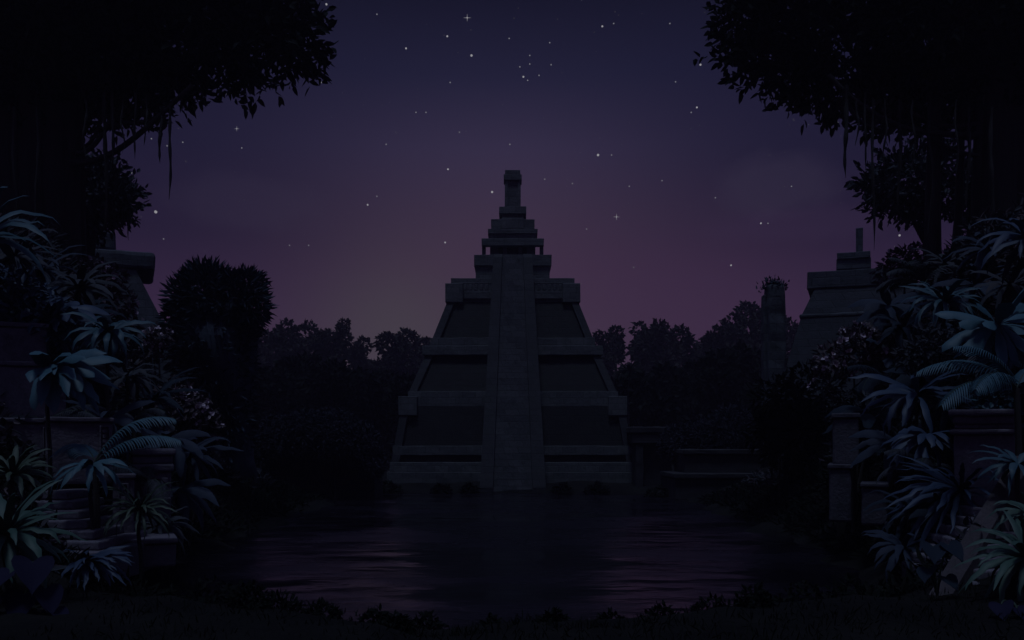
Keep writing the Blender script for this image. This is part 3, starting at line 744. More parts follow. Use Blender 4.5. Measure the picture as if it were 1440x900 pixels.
leaf_bush('broadleaf_shrub', 'dark leafy shrub hanging over the right water edge, under the white-blossomed shrub', 'brush_dark', [(1180, 570, 26), (1195, 600, 20), (1165, 550, 22), (1215, 575, 24)], 34, 11, 800)
leaf_bush('broadleaf_shrub', 'dark fine-leaved shrub left of the paddle-leaved plant', 'brush_dark', [(1310, 490, 34), (1340, 510, 26), (1285, 500, 24)], 28, 10, 900)

leaf_bush('broadleaf_shrub', 'black shrub hiding the foot of the tufted stone pillar', 'sod', [(1095, 570, 40), (1130, 560, 46), (1165, 590, 40), (1110, 620, 46), (1080, 610, 30), (1150, 640, 46)], 47, 12, 3000)
# dim plants crowding the two banks
def crowd(side, spots, kinds):
    gname = 'dim plants crowding the %s bank' % ('left' if side < 0 else 'right')
    for i, (px, py, d) in enumerate(spots):
        k = kinds[i % len(kinds)]
        if k == 'fern':
            f = [(random.uniform(0, 6.28), random.uniform(.4, 1.1), random.uniform(60, 95), random.uniform(1.1, 1.7)) for _ in range(7)]
            palm('fern_plant', 'dim arching fern in the %s-bank thicket' % ('left' if side < 0 else 'right'), 'dusk' if i % 2 else 'brush_dark', px, py, d, f, 22, gname)
        elif k == 'strap':
            rosette('strap_leaf_plant', 'dim strap-leaved plant in the %s-bank thicket' % ('left' if side < 0 else 'right'), ('brush_dark', 'dusk', 'blue_dim')[i % 3], px, py, d, 13, random.uniform(55, 85), random.uniform(9, 13), e=(-.5, 1.1), droop=(.9, 1.8), group=gname)
        else:
            rosette('broad_leaf_plant', 'dim broad-leaved plant in the %s-bank thicket' % ('left' if side < 0 else 'right'), ('dusk', 'blue_dim')[i % 2], px, py, d, 9, random.uniform(55, 80), random.uniform(17, 22), prof=BANANA, e=(-.7, .8), droop=(.7, 1.3), face=1.1, group=gname)
crowd(-1, [(20, 480, 29), (88, 500, 29), (110, 535, 28), (180, 530, 31), (215, 560, 32), (150, 590, 27), (60, 600, 26.5), (120, 440, 33), (60, 380, 33), (235, 620, 31), (190, 600, 29), (265, 640, 33), (20, 360, 30), (250, 690, 31), (210, 680, 27.5), (225, 740, 27)], ['strap', 'broad', 'fern', 'strap'])
crowd(1, [(1420, 400, 29), (1370, 400, 32), (1300, 400, 35), (1250, 430, 38), (1270, 460, 35), (1350, 470, 30), (1300, 530, 30), (1250, 540, 32), (1220, 580, 32), (1390, 500, 27), (1340, 570, 27), (1260, 620, 29), (1300, 660, 26), (1240, 500, 36), (1390, 350, 34), (1330, 370, 38), (1440, 480, 26), (1200, 620, 33), (1330, 720, 24), (1280, 720, 25), (1270, 770, 24)], ['strap', 'broad', 'fern', 'broad', 'strap'])
# mid-ground foliage mounds
leaf_bush('foliage_mound', 'rounded bluish foliage mound over the low left wall, beside the pyramid', 'mound', [(470, 615, 42), (500, 625, 36), (430, 612, 38), (395, 620, 38), (520, 650, 26), (370, 640, 34)], 63, 4.5, 17000, cat='shrub', spread=.8)
leaf_bush('foliage_mound', 'rounded dark foliage mound over the right stone terrace', 'mound', [(1030, 610, 42), (990, 620, 34), (955, 625, 30), (1080, 622, 38), (1110, 640, 30), (1120, 660, 30)], 68, 4.5, 17000, cat='shrub', spread=.8)

for i, (px, py, d, r) in enumerate(((330, 690, 52, 26), (365, 702, 56, 22), (300, 700, 46, 26), (405, 700, 60, 16), (545, 690, 70, 12), (620, 690, 70.4, 8), (660, 689, 70.6, 7), (790, 689, 70.6, 8), (840, 690, 70.4, 10), (930, 698, 66, 14), (1010, 706, 60, 14), (1080, 706, 56, 18), (1130, 706, 50, 24), (1170, 716, 46, 24))):
    leaf_bush('shore_shrub', 'low black shrub growing along the far waterline of the lagoon', 'sod', [(px, py, r), (px - r, py + 2, r * .7), (px + r * .9, py + 1, r * .75)], d, 6, 500, group='low shrubs along the far waterline')
# undergrowth covering the banks (one mass per bank)
def undergrowth(side, n, mat, size, zoff, smin=2.6, smax=17):
    y = rng.uniform(21, 60, n); s_ = smin + rng.uniform(0, 1, n) ** .8 * (smax - smin)
    x = side * (lagoon_half(y) + .6 + s_)
    keep = (np.abs(x) < 30); x, y = x[keep], y[keep]; n = len(x)
    z = ground_z(x, y)
    cl = np.array([noise.noise(Vector((a * .35, b * .35, 3.0))) for a, b in zip(x, y)])
    z = z + np.clip(cl + .35, 0, 1) * zoff * rng.uniform(0, 1, n) * (1 - .6 * smooth(36, 46, y)) * smooth(.3, 3, np.abs(x) - lagoon_half(y))
    d = rng.normal(0, 1, (n, 3)) + np.array([-side * .5, -.3, .1])
    mb = MB(); mb.leaves(np.stack([x, y, z], 1), d, rng.normal(0, .5, (n, 3)) + (0, -.2, .8), size * rng.uniform(.6, 1.4, n), size * .3)
    return mb
for side in (-1, 1):
    o = undergrowth(side, 26000, 'brush_dark', .5, 1.7).build('undergrowth', M['brush_dark']); o['kind'] = 'stuff'
    o['label'] = 'dark leafy undergrowth covering the %s bank' % ('left' if side < 0 else 'right'); o['category'] = 'undergrowth'
    o = undergrowth(side, 12000, 'brush', .36, 2.1).build('undergrowth', M['brush']); o['kind'] = 'stuff'
    o['label'] = 'brownish scrub mixed over the %s bank' % ('left' if side < 0 else 'right'); o['category'] = 'undergrowth'
for side in (-1, 1):
    o = undergrowth(side, 9000, 'sod', .4, 1.0, 0, 3.4).build('undergrowth', M['sod']); o['kind'] = 'stuff'
    o['label'] = 'near-black ground cover along the %s waterline' % ('left' if side < 0 else 'right'); o['category'] = 'undergrowth'
for i, (px, d, r) in enumerate(((300, 23, 26), (345, 22, 20), (395, 21.5, 22), (455, 20.8, 18), (530, 20.2, 16), (600, 19.4, 18), (690, 18.9, 13), (780, 19.0, 14), (860, 19.6, 18), (930, 20.4, 18), (1000, 21, 22), (1070, 21.6, 20), (1130, 22.4, 26), (1200, 23, 26), (560, 17.5, 15), (350, 18.5, 22), (1060, 18.2, 20))):
    x = (px - CX) / F * d; gz = float(ground_z(x, d)); py = HY + (CAMH - max(gz, 0)) / d * F - r * .3
    leaf_bush('low_weed', 'low dark weed clump at the near edge of the lagoon', 'sod', [(px, py, r), (px - r * .8, py + 3, r * .6), (px + r * .8, py + 3, r * .6)], d, 11, 260, group='low weeds along the near shore')
# grass on the near shore
n = 9000
x = rng.uniform(-13, 13, n); y = rng.uniform(14.5, 25, n); z = ground_z(x, y); k = z > .05; x, y, z = x[k], y[k], z[k]; n = len(x)
mb = MB(); mb.leaves(np.stack([x, y, z - .02], 1), rng.normal(0, .5, (n, 3)) + (0, 0, .8), rng.normal(0, 1, (n, 3)), rng.uniform(.08, .26, n), .025)
o = mb.build('grass', M['sod']); o['kind'] = 'stuff'; o['label'] = 'short dark grass on the near shore of the lagoon'; o['category'] = 'grass'

# ------------------------------------------------------------------ big spiky-crowned tree, left
T1 = thing('spiky_tree', 'thick-trunked tree with a rounded crown of spiky leaves, standing dark before the purple sky', 'tree', W(320, 660, 53))
D = 53
mb = MB(); c = []
discs = [(300, 428, 50), (272, 420, 34), (334, 426, 42), (262, 448, 28), (352, 436, 20), (298, 478, 54), (348, 404, 20), (290, 402, 30), (334, 476, 22), (270, 500, 32), (316, 510, 38), (364, 388, 5), (371, 448, 4), (300, 530, 46), (310, 560, 42), (322, 596, 34), (318, 630, 30)]
k = 9500
A = np.array([r * r for *_, r in discs], float); A /= A.sum(); pc = rng.choice(len(discs), k, p=A)
C = np.array([W(a, b, D) for a, b, _ in discs]); Rr = np.array([r for *_, r in discs]) * D / F
u = rng.normal(0, 1, (k, 3)); u /= np.linalg.norm(u, axis=1, keepdims=True)
ctr = C[pc] + u * (Rr[pc] * rng.uniform(.5, 1, k) ** .4)[:, None]
mb.leaves(ctr, u + rng.normal(0, .35, (k, 3)), rng.normal(0, 1, (k, 3)), rng.uniform(.35, .85, k), .17)
mb.build('crown', M['spiky'], T1)
mb = MB(); pts = [W(a, b, D) for a, b in ((338, 690), (336, 645), (334, 600), (326, 560), (314, 520), (303, 480), (300, 430))]
mb.tube(pts, np.array([30, 22, 22, 30, 44, 54, 36]) * D / F, 26, wob=.09); mb.build('trunk', M['trunk_blue'], T1, smooth_=True)

# ------------------------------------------------------------------ banyan trees
def canopy(t, discs, d, dsp, n, leaf_px, mat, name='crown', spray=6):
    A = np.array([r * r for *_, r in discs], float); A /= A.sum(); ns = n // spray
    pc = rng.choice(len(discs), ns, p=A)
    C = np.array([W(a, b, d) for a, b, _ in discs]); Rr = np.array([r for *_, r in discs]) * d / F
    u = rng.normal(0, 1, (ns, 3)); u /= np.linalg.norm(u, axis=1, keepdims=True)
    ctr = C[pc] + u * (Rr[pc] * rng.uniform(.15, 1, ns) ** .45)[:, None] * np.array([1, dsp, 1])
    tw = u * .8 + rng.normal(0, .5, (ns, 3)) + (0, 0, -.1); tw /= np.linalg.norm(tw, axis=1, keepdims=True)
    L = leaf_px * d / F
    c = np.repeat(ctr, spray, 0) + np.repeat(tw, spray, 0) * (np.tile(np.arange(spray), ns) * L * .38)[:, None]
    dd = np.repeat(tw, spray, 0) * .8 + rng.normal(0, .6, (ns * spray, 3)); nn = rng.normal(0, 1, (ns * spray, 3)) + (0, -.3, .5)
    mb = MB(); mb.leaves(c, dd, nn, L * rng.uniform(.75, 1.15, len(c)), L * .46)
    return mb.build(name, M[mat], t)
def bez(*p, n=14):
    p = [np.asarray(q, float) for q in p]; t = np.linspace(0, 1, n)[:, None]
    while len(p) > 1: p = [a * (1 - t) + b * t for a, b in zip(p[:-1], p[1:])]
    return p[0]
def branch(t, pts, r0, r1, name='branch', wob=.04):
    mb = MB(); pts = np.array(pts); mb.tube(pts, np.linspace(r0, r1, len(pts)), 8, wob=wob); return mb.build(name, M['bark'], t, smooth_=True)
def vine(px, y0, y1, d, label, r=2.2, amp=2.5, group='vines hanging from the dark canopies'):
    n = 22; t = np.linspace(0, 1, n); ph = random.uniform(0, 6)
    xs = px + amp * np.sin(t * random.uniform(4, 8) + ph) * t ** .5 - amp * math.sin(ph) * 0
    pts = np.array([W(a, b, d) for a, b in zip(xs, y0 + (y1 - y0) * t)]); pts[:, 1] += .05 * np.sin(t * 9)
    mb = MB(); mb.tube(pts, r * d / F * np.interp(t, [0, .15, .6, .85, 1], [.9, 1, 1, .7, .1]) * (1 + .25 * np.sin(t * 23 + ph)), 6)
    o = mb.build('hanging_vine', M['vine'], origin=pts[0]); tag(o, label, 'vine', group); return o
DL = 40
B1 = thing('banyan_tree', 'huge dark banyan tree whose canopy fills the top left corner', 'tree', W(55, 380, DL))
canopy(B1, [(40, 30, 130), (-80, 20, 140), (150, 40, 92), (250, 25, 92), (325, 30, 66), (380, 48, 46), (415, 60, 34), (405, 12, 26), (438, 70, 18), (458, 68, 8), (432, 25, 15), (425, 98, 10), (60, -90, 150), (200, -90, 130), (320, -60, 80)], DL, .8, 26000, 17, 'canopy')
canopy(B1, [(190, 128, 34), (235, 130, 26), (265, 110, 22), (130, 140, 34), (70, 140, 40), (310, 112, 20), (345, 112, 16), (375, 118, 9), (20, 150, 40)], DL + 1.5, .8, 3000, 15, 'canopy_pale', 'under_crown')
for k, (a, b, r) in enumerate(((10, 28, 30), (45, 52, 26), (78, 80, 22), (98, 100, 15), (-25, -15, 34), (112, 116, 7))):
    branch(B1, bez(W(b, 430, DL + k * .2), W(a, 300, DL + k * .3), W(a + 4, 200, DL), W(a - 4, 60, DL)), r * DL / F, r * .8 * DL / F, 'trunk', .1)
branch(B1, bez(W(100, 230, DL), W(160, 232, DL - .5), W(200, 185, DL - 1), W(270, 120, DL - 1.5)), 5 * DL / F, 3 * DL / F)
branch(B1, bez(W(108, 217, DL), W(140, 212, DL), W(150, 170, DL), W(180, 140, DL)), 4 * DL / F, 2.5 * DL / F)
branch(B1, bez(W(108, 212, DL + .5), W(130, 205, DL), W(140, 185, DL), W(146, 150, DL)), 3 * DL / F, 2 * DL / F)
branch(B1, bez(W(170, 170, DL - .5), W(190, 178, DL - 1), W(205, 172, DL - 1), W(225, 165, DL - 1)), 3 * DL / F, 2 * DL / F)
for a in (146, 158, 190, 226, 239):
    pass
vine(147, 130, 320, DL - 1.5, 'long dark vine nearest the left trunk, reaching down past the branches', 2.6, 4)
vine(158, 130, 238, DL - 1.6, 'short dark vine just right of the long one by the left trunk')
vine(190, 130, 224, DL - 1.7, 'thin dark vine in the middle of the left group, between the branches', 1.6, 1.2)
vine(226, 150, 230, DL - 1.8, 'short tapering vine left of the longest one under the left canopy')
vine(239, 150, 281, DL - 1.9, 'rightmost and straightest vine under the left canopy, ending in a thin tip', 2.0, 1.6)
DR = 40
B2 = thing('banyan_tree', 'huge dark banyan tree whose canopy fills the top right corner', 'tree', W(1400, 380, DR))
canopy(B2, [(1400, 30, 115), (1520, 20, 140), (1300, 35, 95), (1200, 35, 88), (1120, 40, 62), (1070, 35, 46), (1045, 20, 34), (1040, 78, 26), (1018, 80, 13), (1030, 40, 14), (1075, 92, 26), (1105, 95, 26), (1140, 110, 26), (1040, 105, 7), (1400, -90, 150), (1250, -90, 130), (1120, -70, 90)], DR, .8, 26000, 15, 'canopy')
canopy(B2, [(1110, 118, 14), (1140, 138, 13), (1230, 140, 30), (1180, 128, 26), (1290, 140, 32), (1350, 140, 34), (1420, 145, 40), (1260, 155, 18)], DR + 1.5, .8, 3000, 16, 'canopy_pale', 'under_crown')
for k, (a, b, r) in enumerate(((1405, 1400, 30), (1430, 1440, 26), (1380, 1374, 12), (1312, 1306, 9), (1318, 1320, 6), (1465, 1480, 34), (1352, 1340, 6))):
    branch(B2, bez(W(b, 430, DR + k * .2), W(a, 300, DR + k * .3), W(a - 4, 200, DR), W(a + 4, 60, DR)), r * DR / F, r * .8 * DR / F, 'trunk', .1)
branch(B2, bez(W(1390, 190, DR), W(1300, 190, DR - .5), W(1240, 190, DR - 1), W(1165, 105, DR - 1.5)), 5 * DR / F, 3 * DR / F)
branch(B2, bez(W(1385, 170, DR), W(1330, 190, DR), W(1290, 170, DR), W(1262, 140, DR)), 4 * DR / F, 2.5 * DR / F)
branch(B2, bez(W(1185, 130, DR - 1), W(1200, 170, DR - 1), W(1215, 178, DR - 1), W(1240, 182, DR - 1)), 3 * DR / F, 2 * DR / F)
branch(B2, bez(W(1300, 185, DR), W(1335, 215, DR), W(1350, 215, DR), W(1385, 220, DR)), 3 * DR / F, 3 * DR / F)
vine(1190, 120, 250, DR - 1.6, 'leftmost vine under the right canopy, thick above and pointed below', 2.8, 2)
vine(1217, 130, 242, DR - 1.7, 'thin short vine between the two longer ones under the right canopy', 1.5, 1)
vine(1228, 140, 352, DR - 1.8, 'longest vine under the right canopy, hanging in front of the purple sky', 2.0, 2.5)
vine(1265, 140, 300, DR - 1.2, 'vine before the small tree, left of the right trunks', 2.2, 2)
vine(1308, 140, 330, DR - 1.0, 'wavy dark vine hanging along the slim right trunks', 2.4, 4)
vine(1362, 150, 300, DR - 1.4, 'vine hanging left of the thickest right trunk', 2.4, 3)

# second-row trees
for i, (px, y0, y1, r) in enumerate(((20, 150, 300, 2.6), (52, 150, 330, 2.2), (120, 140, 225, 1.6), (205, 140, 205, 1.3), (172, 140, 215, 1.2))):
    vine(px, y0, y1, DL - 2.2 - .1 * i, 'dark vine hanging close to the left banyan trunk', r, 3, 'vines beside the left banyan trunk')
for i, (px, y0, y1, r) in enumerate(((1245, 140, 235, 1.4), (1284, 140, 240, 1.3), (1345, 140, 250, 1.5), (1395, 150, 340, 2.6), (1205, 140, 205, 1.3))):
    vine(px, y0, y1, DR - 2.2 - .1 * i, 'dark vine hanging close to the right banyan trunks', r, 3, 'vines beside the right banyan trunks')
D2 = 52
S1 = thing('jungle_tree', 'dim bushy tree behind the left vines, with moss trailing from its crown', 'tree', W(130, 400, D2))
canopy(S1, [(130, 265, 38), (160, 275, 26), (110, 290, 36), (180, 290, 10), (150, 250, 20), (140, 300, 22)], D2, .8, 5000, 11, 'forest_haze', 'crown')
branch(S1, bez(W(118, 430, D2), W(122, 370, D2), W(128, 320, D2), W(135, 270, D2)), .45, .25, 'trunk')
mb = MB()
for px, yb in ((171, 322), (181, 338), (163, 312), (177, 318)):
    pts = [W(px + 1.2 * math.sin(i), 295 + (yb - 295) * i / 6, D2 - .6) for i in range(7)]; mb.tube(pts, np.linspace(.09, .01, 7), 5)
mb.build('hanging_moss', M['forest'], S1)
S2 = thing('jungle_tree', 'dim bushy tree on slim stems behind the longest right vine', 'tree', W(1305, 400, D2))
canopy(S2, [(1270, 255, 44), (1240, 262, 24), (1310, 250, 44), (1255, 285, 20), (1340, 265, 40), (1225, 255, 12), (1290, 290, 22), (1380, 260, 40)], D2, .8, 4200, 11, 'forest_haze', 'crown')
for a, b, r in ((1308, 1300, 8), (1342, 1345, 5), (1366, 1362, 6)):
    branch(S2, bez(W(a, 420, D2), W(a - 2, 350, D2), W(b, 310, D2), W(b + 5, 250, D2)), r * D2 / F, r * .6 * D2 / F, 'trunk')
branch(S2, bez(W(1300, 340, D2), W(1290, 320, D2), W(1280, 305, D2), W(1272, 280, D2)), .16, .08)

# ------------------------------------------------------------------ forest behind the pyramid
def forest_tree(px, top, d, wpx, mat, label, seed, group, n=1500, leaf=None):
    r_ = np.random.default_rng(seed)
    base = W(px, 640, d); base[2] = float(ground_z(base[0], d)); H = W(px, top, d)[2]
    w = wpx * d / F * 1.75
    t = thing('forest_tree', label, 'tree', base, group)
    nd = 13; C = []; Rr = []
    for i in range(nd):
        f = i / (nd - 1); rr = w * r_.uniform(.2, .42) * (1 - .3 * f)
        a = r_.uniform(0, 6.28); rad = w * .62 * (1 - .5 * f ** 2) * r_.uniform(.4, 1)
        zc = base[2] + (H - base[2]) * (.2 + .8 * f ** .7) - rr * (.9 if f > .6 else .6)
        C.append((base[0] + rad * math.cos(a), d + rad * math.sin(a), zc)); Rr.append(rr)
    C = np.array(C); C[-1, :2] = base[:2]; Rr = np.array(Rr); A = Rr ** 2 / (Rr ** 2).sum()
    pc = r_.choice(nd, n, p=A); u = r_.normal(0, 1, (n, 3)); u /= np.linalg.norm(u, axis=1, keepdims=True)
    ctr = C[pc] + u * (Rr[pc] * r_.uniform(.3, 1, n) ** .45)[:, None]
    L = leaf or .075 * w + .3
    mb = MB(); mb.leaves(ctr, u + r_.normal(0, .7, (n, 3)), u + r_.normal(0, .8, (n, 3)) + (0, -.2, .4), L * r_.uniform(.6, 1.3, n), L * .6)
    mb.build('crown', M[mat], t)
    k = MB(); zt = base[2] + (H - base[2]) * .7
    k.tube([(base[0], d, base[2] - .3), (base[0] + w * .03, d, (base[2] + zt) / 2), (base[0], d, zt)], [w * .08, w * .06, w * .03], 7); k.build('trunk', M['bark'], t)
GF = 'pale hazy trees of the far treeline'
far = [(372, 476, 34), (404, 462, 36), (432, 466, 38), (460, 474, 30), (484, 459, 22), (512, 486, 30), (545, 480, 34), (572, 474, 34), (598, 486, 26),
       (842, 476, 24), (866, 470, 30), (898, 464, 38), (928, 462, 38), (956, 470, 34), (984, 488, 26), (1008, 470, 32), (1032, 452, 36), (1052, 436, 36), (1076, 446, 36), (1104, 460, 40), (340, 478, 40), (620, 490, 34), (822, 492, 30)]
FARL = {0: 'hazy far tree showing just right of the spiky-crowned trunk', 4: 'slim hazy far tree that stands up above the left treeline', 17: 'tallest hazy far tree, left of the tufted stone pillar'}
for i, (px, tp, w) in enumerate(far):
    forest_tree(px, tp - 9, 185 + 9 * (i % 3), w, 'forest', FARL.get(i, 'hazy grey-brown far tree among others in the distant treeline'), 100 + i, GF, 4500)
GM = 'black trees of the nearer treeline'
mid = [(372, 520, 44), (405, 505, 46), (436, 500, 46), (470, 512, 46), (505, 522, 46), (540, 526, 44), (575, 530, 40), (340, 520, 44), (868, 535, 36), (895, 528, 44), (935, 516, 46), (975, 512, 46), (1012, 497, 50), (1042, 488, 52), (1070, 500, 52), (1105, 512, 56), (1140, 530, 56), (610, 545, 40), (845, 560, 34), (290, 540, 50), (240, 545, 50), (190, 545, 50), (130, 545, 50), (1180, 540, 56), (1230, 545, 50), (1290, 545, 50), (1350, 545, 50)]
MIDL = {13: 'tallest black tree of the nearer treeline, below the tufted pillar', 0: 'black near-treeline tree right beside the spiky-crowned trunk'}
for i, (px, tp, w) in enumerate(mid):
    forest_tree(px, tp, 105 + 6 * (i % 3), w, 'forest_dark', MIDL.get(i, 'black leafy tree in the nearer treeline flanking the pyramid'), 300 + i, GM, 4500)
rosette('palm_tree', 'dark palm top standing out of the treeline right of the pyramid', 'forest_dark', 884, 522, 96, 16, 26, 6, e=(-.2, 1.2), droop=(.8, 1.5), cat='palm')

# ------------------------------------------------------------------ stars
RS = 850.0
def spos(px, py): 
    v = W(px, py, 1.0) - np.array([0, 0, CAMH]); v /= np.linalg.norm(v); return np.array([0, 0, CAMH]) + v * RS
def star_mesh(spikes, r):
    mb = MB(); k = 0
    if spikes:
        for ax in ((1, 0, 0), (0, 0, 1)):
            ax = np.array(ax, float); sd = np.array([ax[2], 0, ax[0]]); y = np.array([0, 1., 0])
            for s_ in (-1, 1):
                tip = ax * s_ * r * 3.0; b = [sd * r * .22, y * r * .22, -sd * r * .22, -y * r * .22]
                mb.add([tip] + b, None, [[0, 1, 2], [0, 2, 3], [0, 3, 4], [0, 4, 1]])
        r *= .5
    a = r; V = [(a, 0, 0), (-a, 0, 0), (0, a, 0), (0, -a, 0), (0, 0, a), (0, 0, -a)]
    s3 = a * .577
    mb2 = [(x * s3, y * s3, z * s3) for x in (-1, 1) for y in (-1, 1) for z in (-1, 1)]
    from itertools import product
    ng = []
    U = V + mb2
    for x, y, z in product((0, 1), repeat=3):
        c = 6 + (1 - x) * 4 + (1 - y) * 2 + (1 - z)
        tri = [0 + x, 2 + y, 4 + z]
        ng += [[tri[0], tri[1], c], [tri[1], tri[2], c], [tri[2], tri[0], c]]
    mb.add(U, None, ng)
    return mb
GS = 'stars in the night sky'
protos = {}
def star(px, py, size, kind, label):
    key = (size, kind)
    p = spos(px, py)
    if key not in protos:
        o = star_mesh(kind == 'cross', size / F * RS * .5).build('star', M['star'] if kind != 'mid' else M['star_mid'], origin=(0, 0, 0)); protos[key] = o
    else:
        o = protos[key].copy(); col.objects.link(o)
    o.location = tuple(p); tag(o, label, 'star', GS); return o
star(657, 25, 3.6, 'cross', 'brightest four-pointed star, near the top of the sky left of centre')
star(867, 305, 3.4, 'cross', 'four-pointed star in the purple sky right of the pyramid tower')
star(333, 181, 2.6, 'cross', 'four-pointed star right of the vines of the left canopy')
star(219, 298, 4.2, 'dot', 'bright round star low in the sky left of the spiky-crowned tree')
star(841, 218, 3.6, 'dot', 'bright round star right of and above the pyramid tower')
star(692, 270, 3.2, 'dot', 'single star just left of the pyramid tower')
star(663, 78, 3.2, 'dot', 'bright star straight below the brightest four-pointed one')
star(1265, 331, 3.0, 'dot', 'lone star between the right ruin and the slim right trunks')
star(985, 91, 2.8, 'dot', 'star just left of the leaf tips of the right canopy')
star(459, 6, 2.8, 'dot', 'star at the top edge just right of the left canopy')
for px, py in ((630, 238), (626, 341), (571, 68), (629, 51), (980, 151), (1028, 373), (1178, 173), (1070, 314), (517, 288), (136, 219), (847, 37), (736, 108)):
    star(px, py, 2.6, 'dot', 'small clear white star, one of many scattered over the purple sky')
for px, py in ((1080, 314), (646, 186), (543, 203), (633, 116), (931, 254), (885, 262), (766, 252), (805, 258), (825, 322), (891, 376), (1006, 278), (731, 94), (742, 113), (758, 106), (745, 78), (745, 90), (775, 91),
               (773, 60), (340, 208), (213, 195), (235, 205), (257, 200), (359, 156), (185, 243), (230, 336), (407, 345), (434, 345), (452, 116), (530, 20), (599, 158), (585, 158), (860, 218), (717, 203), (950, 115), (972, 158), (863, 33), (942, 33), (1113, 262), (530, 276), (716, 54)):
    star(px, py, 1.9, 'mid', 'tiny faint star, one of many scattered over the purple sky')
mb = MB()
for i in range(150):
    px, py = rng.uniform(150, 1300), rng.uniform(0, 440)
    s_ = star_mesh(False, .55 / F * RS); 
    for v in s_.v: mb.add(v + spos(px, py), None, [f for f in s_.ng])
o = mb.build('star_dust', M['star_faint']); o['kind'] = 'stuff'; o['label'] = 'dust of barely visible stars between the brighter ones'; o['category'] = 'stars'

# ------------------------------------------------------------------ haze
HZ = True
if HZ:
    hb = MB(); hb.box(-330, 330, -25, 330, -2.5, 62)
    m = bpy.data.materials.new('evening_air'); m.use_nodes = True; nt = NT(m.node_tree); nt.n.clear()
    out = nt.new('ShaderNodeOutputMaterial'); v = nt.new('ShaderNodeVolumePrincipled')
    v.inputs['Color'].default_value = (0.78, 0.62, 0.86, 1); v.inputs['Density'].default_value = 0.0006; v.inputs['Anisotropy'].default_value = 0.3
    nt.link(v.outputs[0], out.inputs[1])
    o = hb.build('haze', m); o['kind'] = 'stuff'; o['label'] = 'thin evening haze over the jungle'; o['category'] = 'haze'

# ------------------------------------------------------------------ sky, moon, camera
world = bpy.data.worlds.new('World'); scene.world = world; world.use_nodes = True
nt = NT(world.node_tree); nt.n.clear()
out = nt.new('ShaderNodeOutputWorld'); bg = nt.new('ShaderNodeBackground'); nt.link(bg.outputs[0], out.inputs[0])
tc = nt.new('ShaderNodeTexCoord'); sp = nt.new('ShaderNodeSeparateXYZ'); nt.link(tc.outputs['Generated'], sp.inputs[0])
el = nt.math('MULTIPLY', nt.math('ARCSINE', sp.outputs[2]), 180 / math.pi)
az = nt.math('MULTIPLY', nt.math('ARCTAN2', sp.outputs[0], sp.outputs[1]), 180 / math.pi)
e40 = nt.math('DIVIDE', el, 40)
cen = nt.ramp(e40, [(0, rgb(70, 60, 72)), (7 / 40, rgb(69, 56, 70)), (10.5 / 40, rgb(65, 49, 68)), (13.8 / 40, rgb(59, 47, 67)), (17.5 / 40, rgb(51, 44, 68)), (21.5 / 40, rgb(32, 31, 54)), (25.5 / 40, rgb(20, 20, 39)), (29 / 40, rgb(25, 27, 49)), (1, rgb(54, 60, 92))])
sid = nt.ramp(e40, [(0, rgb(55, 36, 62)), (7 / 40, rgb(54, 36, 62)), (12 / 40, rgb(33, 25, 48)), (17 / 40, rgb(25, 23, 46)), (22 / 40, rgb(22, 22, 45)), (25.5 / 40, rgb(18, 18, 36)), (29 / 40, rgb(24, 26, 48)), (1, rgb(54, 60, 92))])
def gauss(x0, sx, y0, sy):
    a = nt.math('POWER', nt.math('DIVIDE', nt.math('SUBTRACT', az, x0), sx), 2); b = nt.math('POWER', nt.math('DIVIDE', nt.math('SUBTRACT', el, y0), sy), 2)
    return nt.math('EXPONENT', nt.math('MULTIPLY', nt.math('ADD', a, b), -1))
a2 = nt.math('POWER', nt.math('DIVIDE', nt.math('ADD', az, 1), 12.5), 2)
c = nt.mix(nt.math('EXPONENT', nt.math('MULTIPLY', a2, -1)), sid, cen)
c = nt.mix(nt.math('MULTIPLY', gauss(-7, 4.5, 6.5, 4.5), .55), c, rgb(72, 68, 72))
c = nt.mix(nt.math('MULTIPLY', gauss(9, 10, 8, 4.5), .6), c, rgb(62, 42, 67))
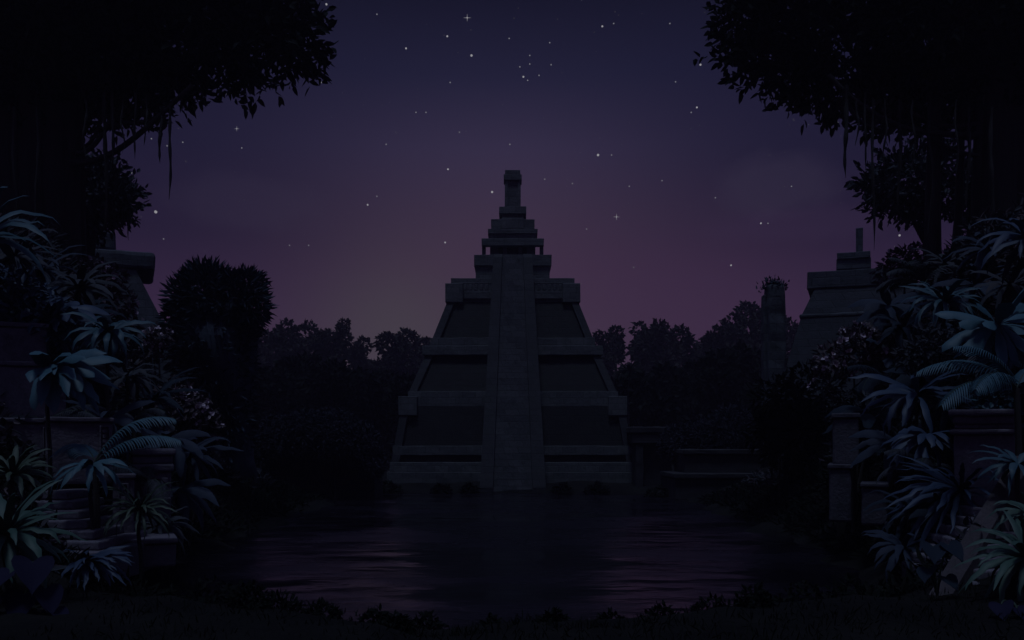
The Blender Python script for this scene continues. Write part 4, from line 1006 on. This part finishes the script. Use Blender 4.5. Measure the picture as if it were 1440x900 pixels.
# one soft cloud on the right
cl = nt.noise(tc.outputs['Generated'], 16, 6, .62)
def cloud(x0, sx, y0, sy, amt, tone, c):
    m_ = nt.math('ADD', gauss(x0, sx, y0, sy), nt.math('MULTIPLY', nt.math('SUBTRACT', cl, .5), .9))
    r_ = nt.ramp(m_, [(.42, (0, 0, 0, 1)), (.8, (1, 1, 1, 1))])
    return nt.mix(nt.math('MULTIPLY', r_, amt), c, tone)
c = cloud(15.8, 4.4, 14.8, 2.3, .34, rgb(54, 48, 68), c)
c = cloud(17.5, 7.0, 12.6, 1.3, .25, rgb(56, 42, 68), c)
c = cloud(-16, 5.5, 14.0, 2.0, .22, rgb(52, 46, 66), c)
# unseen sky behind the viewer is slightly brightened, as added fill light
bk = nt.new('ShaderNodeMapRange'); bk.inputs[1].default_value = 35; bk.inputs[2].default_value = 110; bk.inputs[3].default_value = 1.0; bk.inputs[4].default_value = 1.15
nt.link(nt.math('ABSOLUTE', az), bk.inputs[0])
mm = nt.new('ShaderNodeMix', data_type='RGBA', blend_type='MULTIPLY'); mm.inputs[0].default_value = 1
nt.link(c, mm.inputs[6]); nt.link(bk.outputs[0], mm.inputs[7])
nt.link(mm.outputs[2], bg.inputs[0]); bg.inputs[1].default_value = 1.0
world.cycles.sampling_method = 'MANUAL'; world.cycles.sample_map_resolution = 256

ml = bpy.data.lights.new('moonlight', 'SUN'); ml.energy = 0.52; ml.color = (0.57, 0.73, 1.0); ml.angle = R(9)
mo = bpy.data.objects.new('moonlight', ml); col.objects.link(mo); mo.rotation_euler = (R(14), R(-5), 0); mo.location = (0, 0, 60)

cam = bpy.data.cameras.new('camera'); co = bpy.data.objects.new('camera', cam); col.objects.link(co)
co.location = (0, 0, CAMH); co.rotation_euler = (R(90), 0, 0)
cam.sensor_width = 36; cam.lens = F / 1440 * 36; cam.shift_y = (HY - 450) / 1440; cam.clip_end = 3000; cam.clip_start = .1
scene.camera = co
vs = scene.view_settings; vs.view_transform = 'Standard'; vs.look = 'None'; vs.exposure = 0; vs.gamma = 1; vs.use_curve_mapping = False
scene.render.engine = 'CYCLES'
scene.cycles.use_denoising = True
scene.cycles.max_bounces = 5; scene.cycles.diffuse_bounces = 2; scene.cycles.glossy_bounces = 3; scene.cycles.volume_bounces = 1; scene.cycles.transparent_max_bounces = 6
scene.cycles.sample_clamp_indirect = 2.0
